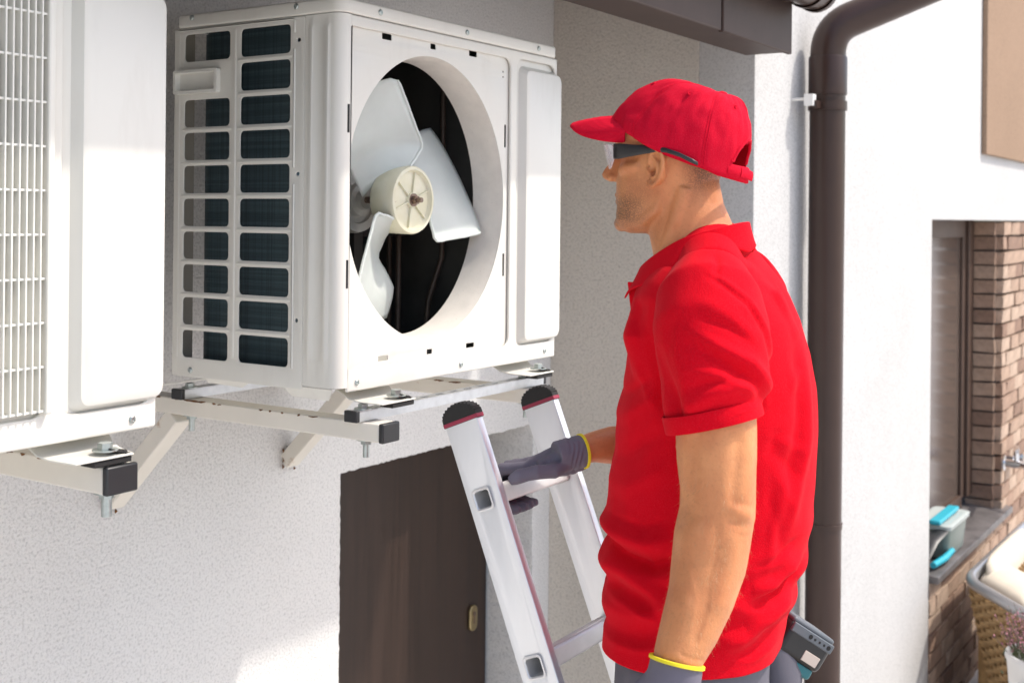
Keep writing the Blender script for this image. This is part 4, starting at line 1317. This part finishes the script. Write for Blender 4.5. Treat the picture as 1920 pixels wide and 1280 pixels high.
# right glove closed round the ladder's rung
gm = MB()
THUMBLINE = ((1.8100, 1.0800, -.4180), (1.7860, 1.1080, -.4215), (1.7690, 1.1310, -.4290), (1.7600, 1.1480, -.4380))
ry, rz = 1.174, -.484
fx = (1.793, 1.815, 1.836, 1.855)
frs = (.0112, .0115, .0110, .0098)
mcp = [Vector((1.800, 1.143, -.4415)), Vector((1.821, 1.140, -.4355)), Vector((1.842, 1.138, -.4380)), Vector((1.860, 1.136, -.4450))]
for k in range(4):
    x = fx[k]
    L = (1.0, 1.06, 1.0, .88)[k]
    finger(gm, [mcp[k], Vector((x, ry + .016 * L, rz + .036)), Vector((x, ry + .034 * L, rz + .010)), Vector((x, ry + .024, rz - .024)), Vector((x + .003, ry - .002, rz - .0335)), Vector((x + .006, ry - .020 * L, rz - .031))], frs[k])
wrist = Vector((1.872, 1.0555, -.4105))
# palm between the knuckles and the wrist
rr = []
for t_ in (0, .18, .4, .6, .74, .82):
    lo = mcp[0].lerp(mcp[3], 0) ; hi = mcp[3]
    c0 = (mcp[1] + mcp[2]) / 2
    c = c0.lerp(wrist, t_)
    along = (mcp[3] - mcp[0]).normalized()
    fwd_ = (c0 - wrist).normalized()
    upv = fwd_.cross(along).normalized()
    if upv.z < 0:
        upv = -upv
    wdt = .043 - .016 * t_ ** .8
    thk = .0145 + .014 * math.sin(math.pi * min(t_ * .9 + .1, 1)) * .55 + .015 * t_
    c = c - upv * ((.004 + .006 * math.sin(math.pi * min(t_, 1))) * (1 - t_))
    rr.append([c + along * (wdt * math.cos(a)) + upv * (thk * math.sin(a)) for a in [2 * math.pi * k / 24 for k in range(24)]])
gm.rings(rr)
# thumb along the near side, its tip on the rung
finger(gm, [Vector((1.840, 1.072, -.426)), Vector((1.799, 1.086, -.4395)), Vector((1.774, 1.106, -.4400)), Vector((1.757, 1.130, -.4470)), Vector((1.750, 1.145, -.4560))], .0132)
gm.tube([Vector((1.850, 1.074, -.420)), Vector((1.822, 1.095, -.430)), Vector((1.802, 1.118, -.440))], [.017, .020, .013], 16)
# sleeve of the glove
cuffdir = Vector((1.9154, 1.0268, -.404)) - Vector((1.8478, 1.0753, -.4141))
cuffdir.normalize()
gm.tube([wrist - cuffdir * .066, wrist - cuffdir * .050, wrist - cuffdir * .032, wrist - cuffdir * .014], [.0255, .0275, .0280, .0290], 26)
gl_me = remeshed(gm, .0021, 4, .5, 'glove')
co = coords(gl_me); no = normals(gl_me)
wv = np.array(cuffdir); s_ = (co - np.array(wrist)) @ wv
wr_ = np.exp(-((s_ + .036) / .016) ** 2) * np.sin(s_ * 520 + 5 * np.sin(co[:, 2] * 70) + 3 * np.sin(co[:, 0] * 110)) * .0008
kn = np.zeros(len(co))
line = [np.array(p) for p in THUMBLINE]
for a_, c_ in zip(line, line[1:]):             # crease between the thumb and the back of the hand
    t_ = np.clip(((co - a_) @ (c_ - a_)) / ((c_ - a_) @ (c_ - a_)), 0, 1)
    kn = np.minimum(kn, -.0045 * np.exp(-(np.linalg.norm(co - a_ - t_[:, None] * (c_ - a_), axis=1) / .0055) ** 2))
for p in (Vector((1.793, 1.100, -.424)), Vector((1.777, 1.116, -.424))):
    dd = np.linalg.norm(co - np.array(p), axis=1)
    kn += np.exp(-(dd / .012) ** 2) * np.sin((co @ np.array((.8, -.6, 0))) * 900) * .0009
nz = np.array([noise.noise(Vector(p) * 70) for p in co])
set_coords(gl_me, co + no * (wr_ + kn + nz * .0007)[:, None])
rg_ = link(gl_me, 'glove', 'glove', person, 180)
rg_['label'] = 'grey glove gripping the ladder rung'
band(wrist - cuffdir * .012, cuffdir, .0280, .005, 'yellow_hem', 'yellow_hem', rg_, .0020)

# left glove, hanging: relaxed fingers
gm = MB()
A0, A1 = M3(LARM[-2][:3]), M3(LARM[-1][:3])
dn = (A1 - A0).normalized()
dn = (dn + M3((.05, -.02, -.35))).normalized()
side = M3(B_F)                                 # thumb side points forwards
side = (side - dn * side.dot(dn)).normalized()
palm_n = dn.cross(side).normalized()
wl_ = M3(LARM[-2][:3])
rr = []
for t_ in (.002, .02, .045, .075, .105, .118):
    k = max(0, t_) / .118
    c = wl_ + dn * t_
    rr.append([c + side * ((.0368 + .009 * k) * math.cos(a)) + palm_n * ((.0368 - .020 * k) * math.sin(a)) for a in [2 * math.pi * q_ / 24 for q_ in range(24)]])
gm.rings(rr)
for k in range(4):
    b0 = wl_ + dn * .108 + side * (.031 - .0205 * k)
    L = (.92, 1.0, .95, .75)[k]
    finger(gm, [b0, b0 + dn * .042 * L + palm_n * .006, b0 + dn * .066 * L + palm_n * .020, b0 + dn * .080 * L + palm_n * .036], (.0112, .0115, .011, .0098)[k])
finger(gm, [wl_ + dn * .03 + side * .026, wl_ + dn * .062 + side * .052 + palm_n * .010, wl_ + dn * .09 + side * .056 + palm_n * .018], .013)
gl2 = remeshed(gm, .003, 4, .5, 'glove')
lg_ = link(gl2, 'glove', 'glove', person, 180)
lg_['label'] = 'grey glove on the hanging left hand'
band(wl_ + dn * .001, -dn, .0368, .005, 'yellow_hem', 'yellow_hem', lg_, .0020)

# --- cap
CAP_AZ = [0, 25, 45, 55, 65, 75, 90, 110, 135, 160, 180]
CAP_ZB = [.086, .080, .065, .054, .044, .033, .019, .004, -.012, -.021, -.024]
def cap_pt(az, t):
    """az 0 = front, positive to the left; t 0 at the sweat band, 1 at the button"""
    ca, sa = math.cos(az), math.sin(az)
    ax_ = .115 - .009 * max(0, -ca)
    ay_ = .0855
    k = math.cos(t * math.pi / 2) ** .70
    bulge = 1 + .05 * math.sin(math.pi * t) * (1.0 if ca < 0 else .45)
    x = -.020 + ax_ * ca * k * bulge - .066 * t ** 1.7
    y = ay_ * sa * k * bulge
    zb = float(np.interp(math.degrees(abs((az + math.pi) % (2 * math.pi) - math.pi)), CAP_AZ, CAP_ZB))
    z = zb + (.116 - zb) * math.sin(t * math.pi / 2) ** .92
    z += .032 * (.5 + .5 * ca) * max(0, math.sin(math.pi * min(1, t) ** 2.1))
    # seams between the six panels
    seam = ((az / (math.pi / 3)) + 100) % 1
    seam = min(seam, 1 - seam)
    g_ = -.0015 * math.exp(-(seam / .018) ** 2) * (1 - t)
    wob = .0030 * noise.noise(Vector((ca * 3.1, sa * 3.1, t * 3.0))) + .0030 * noise.noise(Vector((ca * 7.5, sa * 7.5, t * 7.0))) * math.sin(math.pi * min(1, t * 1.05))
    l = math.hypot(x + .020, y) + 1e-6
    x += (x + .020) / l * (g_ + wob); y += y / l * (g_ + wob)
    return HP(x, y, z + wob * .6)
NA, NTT = 144, 30
q = MB()
vs = [cap_pt(2 * math.pi * i / NA, .97 * j / NTT) for i in range(NA) for j in range(NTT + 1)]
def opening(i, j):                             # arch above the strap at the back
    az = 2 * math.pi * (i + .5) / NA
    d_ = abs(((az - math.pi + math.pi) % (2 * math.pi)) - math.pi)
    t = (j + .5) / NTT
    return d_ < .56 and t > .0 and (d_ / .56) ** 2 + (t / .30) ** 2 < 1 and t > .115 - .02 * d_
fs = [(i * (NTT + 1) + j, ((i + 1) % NA) * (NTT + 1) + j, ((i + 1) % NA) * (NTT + 1) + j + 1, i * (NTT + 1) + j + 1) for i in range(NA) for j in range(NTT) if not opening(i, j)]
fs.append(tuple(i * (NTT + 1) + NTT for i in range(NA)))
q.add(vs, fs)
cap = q.build('cap', 'cap_cloth', person, 180)
so = cap.modifiers.new('cloth', 'SOLIDIFY'); so.thickness = .003; so.offset = 1
q = MB(); q.lathe(cap_pt(0, 1.0) - UP * .001, UP, [(0, .0105), (.005, .0105), (.009, .0075), (.011, .002)], 18)
q.build('button', 'cap_cloth', cap)
# edge binding, strap end, eyelets, seam welts
q = MB(); q.tube([cap_pt(math.pi + a, .055) + H_F * -.0025 for a in [(-.62 + 1.24 * k / 20) for k in range(21)]], [(.0024, .0090)] * 21, 8, hint=UP)
q.tube([cap_pt(math.pi - .34, .055) - H_F * .0045, cap_pt(math.pi - .12, .05) - H_F * .0065, cap_pt(math.pi + .05, .04) - H_F * .0095], [(.0018, .0080)] * 3, 8, hint=UP)
q.build('strap', 'cap_cloth', cap)
arch = []
for k in range(25):
    b_ = math.pi * k / 24
    arch.append(cap_pt(math.pi + .56 * math.cos(b_), max(.115, .31 * math.sin(b_))) + (-H_F) * .002)
q = MB(); q.tube(arch, .0030, 8)
q.build('arch_binding', 'cap_cloth', cap)
for azk in range(6):
    az = math.pi / 3 * azk + math.pi / 6
    if abs(az - math.pi) < .1:
        continue
    p = cap_pt(az, .62); nrm = (p - HP(-.018, 0, .06)).normalized()
    q = MB(); a, b_ = frame_of(nrm)
    q.tube([p + nrm * .0034 + a * (.0026 * math.cos(t)) + b_ * (.0026 * math.sin(t)) for t in [2 * math.pi * k / 14 for k in range(14)]], .0011, 6, close=True)
    q.build('eyelet', 'cap_cloth', cap)
    for off in (-.02, .02):
        azs = math.pi / 3 * azk + off
        q = MB(); q.tube([cap_pt(azs, .02 + .93 * k / 20) + (cap_pt(azs, .02 + .93 * k / 20) - HP(-.018, 0, .05)).normalized() * .0030 for k in range(21) if not (abs(azs - math.pi) < .3 and k < 8)], .0007, 6)
        q.build('seam', 'cap_cloth', cap)
# brim
q = MB()
NB, NC = 40, 14
def brim_pt(i, j, w):
    u = -1 + 2 * i / NB; v = j / NC
    az = u * .90
    root = cap_pt(az, .03)
    ca = math.cos(az * .92)
    reach = .079 * max(0.0, 1 - abs(u) ** 5) ** .55
    p = root + H_F * (reach * v) + H_L * (.012 * u * v * (1 - v))
    droop = .001 - .010 * v * v - .012 * u * u * v
    ridge = .0006 * math.sin(v * 40) * (v > .3)
    return p + UP * (droop + w + (ridge if w > 0 else 0))
vs = [brim_pt(i, j, w) for w in (.0026, -.0026) for i in range(NB + 1) for j in range(NC + 1)]
n1 = (NB + 1) * (NC + 1)
fs = []
for i in range(NB):
    for j in range(NC):
        a = i * (NC + 1) + j
        fs.append((a, a + 1, a + NC + 2, a + NC + 1))
        fs.append((n1 + a, n1 + a + NC + 1, n1 + a + NC + 2, n1 + a + 1))
for i in range(NB):
    a = i * (NC + 1) + NC
    fs.append((a, a + NC + 1, n1 + a + NC + 1, n1 + a)); a = i * (NC + 1)
    fs.append((a, n1 + a, n1 + a + NC + 1, a + NC + 1))
for i in (0, NB):
    for j in range(NC):
        a = i * (NC + 1) + j
        fs.append((a, n1 + a, n1 + a + 1, a + 1))
q.add(vs, fs)
br_ = q.build('brim', 'cap_cloth', cap, 180)
bs = br_.modifiers.new('sub', 'SUBSURF'); bs.levels = 1; bs.render_levels = 1

# --- safety glasses
gs = thing('safety_glasses', 'clear safety glasses with black temples on the worker\'s face', 'glasses', HP(.095, 0, .025))
m = mat('clear_lens', (0.86, 0.84, 0.90), 0.06, spec=0.6)
nodes_of('clear_lens')[1].inputs['Alpha'].default_value = 0.30
for s in (-1, 1):
    q = MB()
    vs = []
    NU, NVV = 10, 10
    for i in range(NU + 1):
        for j in range(NVV + 1):
            u = i / NU; v = j / NVV
            a = math.radians(4 + 66 * u)
            x = .060 + .048 * math.cos(a); y = s * (.072 * math.sin(a) + .003)
            top_, bot = .043 - .004 * u, .043 - .040 - .004 * math.sin(math.pi * min(1, u * 1.1)) + .020 * max(0, u - .7) / .3 + .018 * max(0, .25 - u) / .25
            z = top_ + (bot - top_) * v
            vs.append(HP(x - .010 * v, y, z))
    q.add(vs, [(i * (NVV + 1) + j, i * (NVV + 1) + j + 1, (i + 1) * (NVV + 1) + j + 1, (i + 1) * (NVV + 1) + j) for i in range(NU) for j in range(NVV)])
    ln = q.build('lens', 'clear_lens', gs, 180)
    so = ln.modifiers.new('t', 'SOLIDIFY'); so.thickness = .002; so.offset = 0
    q = MB()
    rr = []
    for x, y, z, h in ((.072, .0725, .027, .0125), (.062, .0755, .027, .0130), (.045, .0785, .0275, .0105), (.020, .0805, .0285, .0075), (-.002, .0830, .0290, .0050), (-.022, .0905, .0265, .0038), (-.045, .0925, .0190, .0036), (-.064, .0895, .0095, .0038), (-.073, .0870, .0050, .0030)):
        rr.append([HP(x, s * (y + .0016 * math.cos(t)), z + h * math.sin(t)) for t in [2 * math.pi * k / 14 for k in range(14)]])
    q.rings(rr)
    q.build('temple', 'glass_arm', gs, 180)

# --- cordless drill in a holster at the back of the belt
dr = thing('cordless_drill', 'black and teal cordless drill hanging at the worker\'s back', 'drill', M3((.50, 2.08, -.80)))
mat('teal', (0.008, 0.13, 0.15), 0.45)
mat('drill_black', (0.010, 0.010, 0.011), 0.38)
mat('drill_grey', (0.10, 0.115, 0.13), 0.40)
mat('sticker', (0.52, 0.44, 0.38), 0.4)
dxv = M3((.80, .30, -.56)).normalized()        # the pack points out, back and down
dnv = M3((.52, .10, .80)).normalized()
dnv = (dnv - dxv * dnv.dot(dxv)).normalized()
dsv = dxv.cross(dnv).normalized()
base = M3((.4870, 2.06, -.712))
q = MB(); q.obox(base, dxv * .050, dsv * .038, dnv * .030)
pk = q.build('battery', 'drill_black', dr, 30, .012, 3)
q = MB(); q.obox(base + dnv * .030, dxv * .047, dsv * .034, dnv * .005)
q.build('battery_top', 'drill_grey', pk, 30, .004)
csd = dsv if dsv.dot(FW) < 0 else -dsv          # the side turned to the viewer
q = MB(); q.obox(base + csd * .0375 + dnv * .0195, dxv * .046, csd * .003, dnv * .008)
ep = q.build('end_plate', 'drill_grey', pk, 30, .002)
for k in range(5):
    c = base + csd * .0404 + dnv * .0195 + dxv * (-.006 + .0105 * k)
    q = MB(); q.cyl(c, c + csd * .0006, .0040 if k in (0, 4) else .0022, 12)
    q.build('plate_hole_shade', 'hole_shade', ep)  # black disc painted as the shade inside a hole
q = MB(); q.obox(base + csd * .0378 + dxv * .018 - dnv * .012, dxv * .017, csd * .0012, dnv * .009)
q.build('sticker', 'sticker', pk, 30, .001)
q = MB(); q.obox(base - dnv * .036 - dxv * .008, dxv * .050, dsv * .034, dnv * .010)
q.build('teal_housing', 'teal', dr, 30, .006, 3)
q = MB(); q.tube([base - dxv * .035 - dnv * .01, base - dxv * .075 - dnv * .03, base - dxv * .12 - dnv * .09], [(.022, .028), (.020, .025), (.021, .027)], 20)
q.build('handle', 'drill_black', dr)
q = MB(); hd = base - dxv * .13 - dnv * .12
q.tube([hd - M3((-.07, 0, 0)), hd, hd + M3((-.02, -.0, -.05)), hd + M3((-.03, 0, -.12))], [.026, .030, .029, .018], 22)
q.build('gearbox', 'teal', dr)
q = MB(); q.tube([M3((.452, 2.05, -.70)), M3((.462, 2.05, -.76)), M3((.458, 2.05, -.83)), M3((.45, 2.05, -.90))], [(.030, .042), (.036, .046), (.034, .044), (.024, .034)], 22)
hol = q.build('holster', 'trousers', dr)

# --- work platform under the worker (below the picture)
pf = thing('work_platform', 'low trestle platform under the worker, below the picture edge', 'platform', M3((.33, 2.05, GROUND)))
mat('plank', (0.32, 0.23, 0.14), 0.8, var=0.3, vscale=12)
c0 = M3((.33, 2.02, 0))
for k in range(4):
    q = MB(); c = c0 + M3(B_L) * (-.21 + .14 * k); c.z = -1.56
    q.obox(c, M3(B_F) * .55, M3(B_L) * .066, UP * .0195)
    q.build('plank', 'plank', pf, 0, .003)
for s in (-1, 1):
    for s2 in (-1, 1):
        q = MB(); c = c0 + M3(B_F) * (.48 * s) + M3(B_L) * (.24 * s2)
        q.cyl((c.x, c.y, GROUND + .002), (c.x, c.y, -1.58), .02, 14)
        q.build('leg', 'aluminium', pf)
    q = MB(); c = c0 + M3(B_F) * (.48 * s); c.z = -1.60
    q.obox(c, M3(B_F) * .02, M3(B_L) * .27, UP * .018)
    q.build('crossbar', 'aluminium', pf, 0, .003)

# ------------------------------------------------------------------ things by the brick wall
tb = thing('storage_tub', 'small grey green tub with teal lid handle on the slate sill', 'tub', (6.45, YC + .07, WZ0))
mat('tub_plastic', (0.17, 0.21, 0.19), 0.35, trans=0.0)
mat('tub_rim', (0.42, 0.46, 0.44), 0.4)
mat('teal_light', (0.02, 0.36, 0.46), 0.4)
q = MB()
tx, ty, tz = 6.50, YC + .055, WZ0 + .010
rr = []
for hx, hy, z in ((.175, .070, 0), (.20, .085, .16), (.195, .080, .16), (.17, .065, .02)):
    rr.append([(x, y, tz + z) for x, y in rrect(tx - hx, tx + hx, ty - hy, ty + hy, .03, 4)])
q.rings(rr)
q.build('tub', 'tub_plastic', tb, 40)
q = MB(); q.rings([[(x, y, tz + z) for x, y in rrect(tx - hx, tx + hx, ty - hy, ty + hy, .03, 4)] for hx, hy, z in ((.212, .093, .150), (.214, .096, .170), (.20, .085, .176), (.18, .07, .172))])
q.build('lid', 'tub_rim', tb, 40)
q = MB(); q.obox((tx - .04, ty - .02, tz + .19), (.20, .0, .0), (0, .028, 0), (0, 0, .011))
q.build('lid_handle', 'teal_light', tb, 30, .006)
hg = thing('garden_tool', 'dark garden tool with teal grip lying on the sill', 'tool', (6.15, YC, WZ0))
q = MB(); q.tube([(6.10, YC + .0, WZ0 + .03), (6.25, YC - .02, WZ0 + .035), (6.36, YC - .03, WZ0 + .05)], [.016, .018, .014], 12)
q.build('grip', 'teal_light', hg)
q = MB(); q.tube([(6.08, YC + .06, WZ0 + .06), (6.18, YC + .05, WZ0 + .13), (6.30, YC + .0, WZ0 + .16)], [(.05, .012), (.06, .012), (.03, .008)], 12)
q.build('blade', 'black_plastic', hg)

# wicker seat with a steel rail and cushions
wk = thing('wicker_seat', 'wicker garden seat with grey steel rail beside the brick wall', 'seat', (6.6, 1.1, GROUND))
mat('wicker', (0.40, 0.25, 0.11), 0.6, var=0.4, vscale=30)
mat('rail_steel', (0.42, 0.42, 0.43), 0.3, metal=0.6)
mat('cushion', (0.66, 0.58, 0.47), 0.9, var=0.12, vscale=8, bump=0.3, bscale=200)
RZ = -1.74
corner = Vector((6.13, 1.355, RZ))
d1 = (Vector((7.15, 1.335, RZ)) - corner).normalized()
d2 = (Vector((5.79, 1.06, RZ)) - corner).normalized()
path = [corner + d1 * 1.3, corner + d1 * .12]
for k in range(1, 8):
    t = k / 8
    path.append((corner + d1 * .12) * (1 - t) ** 2 + corner * 2 * t * (1 - t) + (corner + d2 * .12) * t * t)
path += [corner + d2 * .12, corner + d2 * .62]
q = MB(); q.tube(path, .027, 16)
rail = q.build('rail', 'rail_steel', wk)
def wick_face(o, d, L, inset, n_rows, n_stakes, name, h=.70):
    nrm = Vector((-d.y, d.x, 0))
    if nrm.dot(Vector((1, 0.2, 0))) < 0:
        nrm = -nrm
    wv_ = MB()
    for k in range(n_rows):
        z = RZ - .05 - h * k / n_rows
        tap = .26 * k / n_rows
        pts = []
        N = n_stakes * 3
        for i in range(N + 1):
            s_ = tap * .6 + (L - tap * .6) * i / N
            off = .010 * math.sin(math.pi * (i / 3 + k)) 
            p = o + d * s_ + nrm * (tap * .35 + inset) + nrm * off
            pts.append((p.x, p.y, z + .003 * math.sin(i * 1.7 + k)))
        wv_.tube(pts, [(.008, .011)] * len(pts), 6, hint=UP)
    w_o = wv_.build(name, 'wicker', wk, 180)
    w_o['kind'] = 'stuff'
    for i in range(n_stakes + 1):
        s_ = L * i / n_stakes
        p0 = o + d * s_ + nrm * inset; p1 = o + d * (.26 * .6 + (L - .26 * .6) * i / n_stakes) + nrm * (.26 * .35 + inset)
        q = MB(); q.cyl((p0.x, p0.y, RZ), (p1.x, p1.y, RZ - .05 - h), .009, 8)
        q.build('stake', 'wicker', wk)
wick_face(corner, d2, .62, .012, 34, 12, 'wicker_weave')
wick_face(corner, d1, 1.25, -.16, 34, 22, 'wicker_weave')
bt = MB()
for z, ins in ((RZ - .12, .04), (RZ - .74, .12)):
    pass
ba, bb_, bc = corner + d1 * .1 + d2 * .06, corner + d1 * 1.2 + d2 * .06, corner + d2 * .58 + d1 * .1
bd_ = bb_ + (bc - ba)
bt.add([(p.x, p.y, RZ - .16) for p in (ba, bb_, bd_, bc)] + [(p.x, p.y, GROUND + .02) for p in (ba, bb_, bd_, bc)],
       [(0, 1, 2, 3), (7, 6, 5, 4), (0, 4, 5, 1), (1, 5, 6, 2), (2, 6, 7, 3), (3, 7, 4, 0)])
bt.build('seat_box', 'wicker', wk, 0)
def cushion(c, ax_, ay_, az_, label):
    q = MB()
    rr = []
    N = 10
    for i in range(N + 1):
        t = -1 + 2 * i / N
        k = max(.04, (1 - abs(t) ** 4)) ** .5
        ring = []
        for j in range(24):
            a = 2 * math.pi * j / 24
            ca, sa = math.cos(a), math.sin(a)
            m_ = (abs(ca) ** 4 + abs(sa) ** 2.2) ** (-1 / 3)
            ring.append(Vector(c) + Vector(ax_) * t + Vector(ay_) * (ca * m_ * (.92 + .08 * k)) + Vector(az_) * (sa * m_ * k))
        rr.append(ring)
    q.rings(rr)
    o = q.build('cushion', 'cushion', None, 180)
    tag(o, label, 'cushion', 'cushions on the wicker seat')
    return o
cushion(corner + d1 * .62 + d2 * .13 + UP * -.12, d1 * .42, Vector((0, 0, .19)) + d2 * -.05, d2 * .075, 'cream cushion standing upright at the back of the wicker seat')
cushion(corner + d1 * .33 + d2 * .26 + UP * -.035, d2 * .24, d1 * .20, Vector((0, 0, .060)), 'cream cushion lying flat behind the steel rail of the wicker seat')

# heather in a white pot
hp_ = thing('heather_plant', 'pink heather in a white pot at the lower right corner', 'plant', (4.83, .86, GROUND))
mat('heather', (0.42, 0.17, 0.22), 0.8, var=0.4, vscale=60)
mat('heather_green', (0.11, 0.13, 0.06), 0.8, var=0.3, vscale=40)
mat('pot_white', (0.72, 0.71, 0.69), 0.5, var=0.08, vscale=9)
pcx, pcy = 4.895, .800
q = MB(); q.lathe((pcx, pcy, -2.05), (0, 0, 1), [(0, .075), (.0, .10), (.40, .135), (.415, .142), (.43, .140), (.43, .125), (.36, .118)], 36)
q.build('pot', 'pot_white', hp_, 40)
q = MB(); q.cyl((pcx, pcy, GROUND + .001), (pcx, pcy, -2.051), .17, 28, .15)
q.build('plinth', 'pot_white', hp_, 40, .004)
rnd = random.Random(3)
fl, gr = MB(), MB()
for k in range(150):
    a = rnd.uniform(0, 2 * math.pi); r0 = .105 * math.sqrt(rnd.random())
    b0 = Vector((pcx + r0 * math.cos(a), pcy + r0 * math.sin(a), -1.66))
    lean = Vector((math.cos(a), math.sin(a), 0)) * rnd.uniform(.02, .09)
    h_ = rnd.uniform(.10, .20)
    tip = b0 + lean + Vector((0, 0, h_))
    mid = b0.lerp(tip, .5) + Vector((rnd.uniform(-.01, .01), rnd.uniform(-.01, .01), 0))
    gr.tube([b0, mid, tip], [.0016, .0014, .0006], 5)
    for j in range(16):
        t = .30 + .70 * j / 16
        p = b0.lerp(mid, t * 2) if t < .5 else mid.lerp(tip, t * 2 - 1)
        d_ = Vector((rnd.uniform(-1, 1), rnd.uniform(-1, 1), rnd.uniform(-.2, .8))).normalized()
        e_ = d_.cross(Vector((rnd.uniform(-1, 1), rnd.uniform(-1, 1), 1))).normalized()
        L = rnd.uniform(.007, .013)
        tgt = gr if t < .48 else fl
        tgt.add([p, p + d_ * L * .6 + e_ * L * .35, p + d_ * L, p + d_ * L * .6 - e_ * L * .35], [(0, 1, 2, 3)])
fo = fl.build('flowers', 'heather', hp_, 0); fo['kind'] = 'stuff'
go = gr.build('stems', 'heather_green', hp_, 0); go['kind'] = 'stuff'
for k in range(26):                            # trailing leaves over the pot's rim
    a = rnd.uniform(0, 2 * math.pi); zz = -1.64 - rnd.random() * .17
    r0 = .146
    p = Vector((pcx + r0 * math.cos(a), pcy + r0 * math.sin(a), zz)); o_ = Vector((math.cos(a), math.sin(a), 0)); s_ = Vector((-math.sin(a), math.cos(a), 0)) * rnd.choice((-1, 1))
    q = MB(); q.add([p, p + s_ * .016 + o_ * .008 + UP * .006, p + s_ * .036 + o_ * .004 - UP * .008, p + s_ * .016 + o_ * .004 - UP * .012], [(0, 1, 2), (0, 2, 3)])
    q.build('leaf', 'heather_green', hp_, 0)
for o in list(scene.objects):
    if '_m' in o:
        del o['_m']
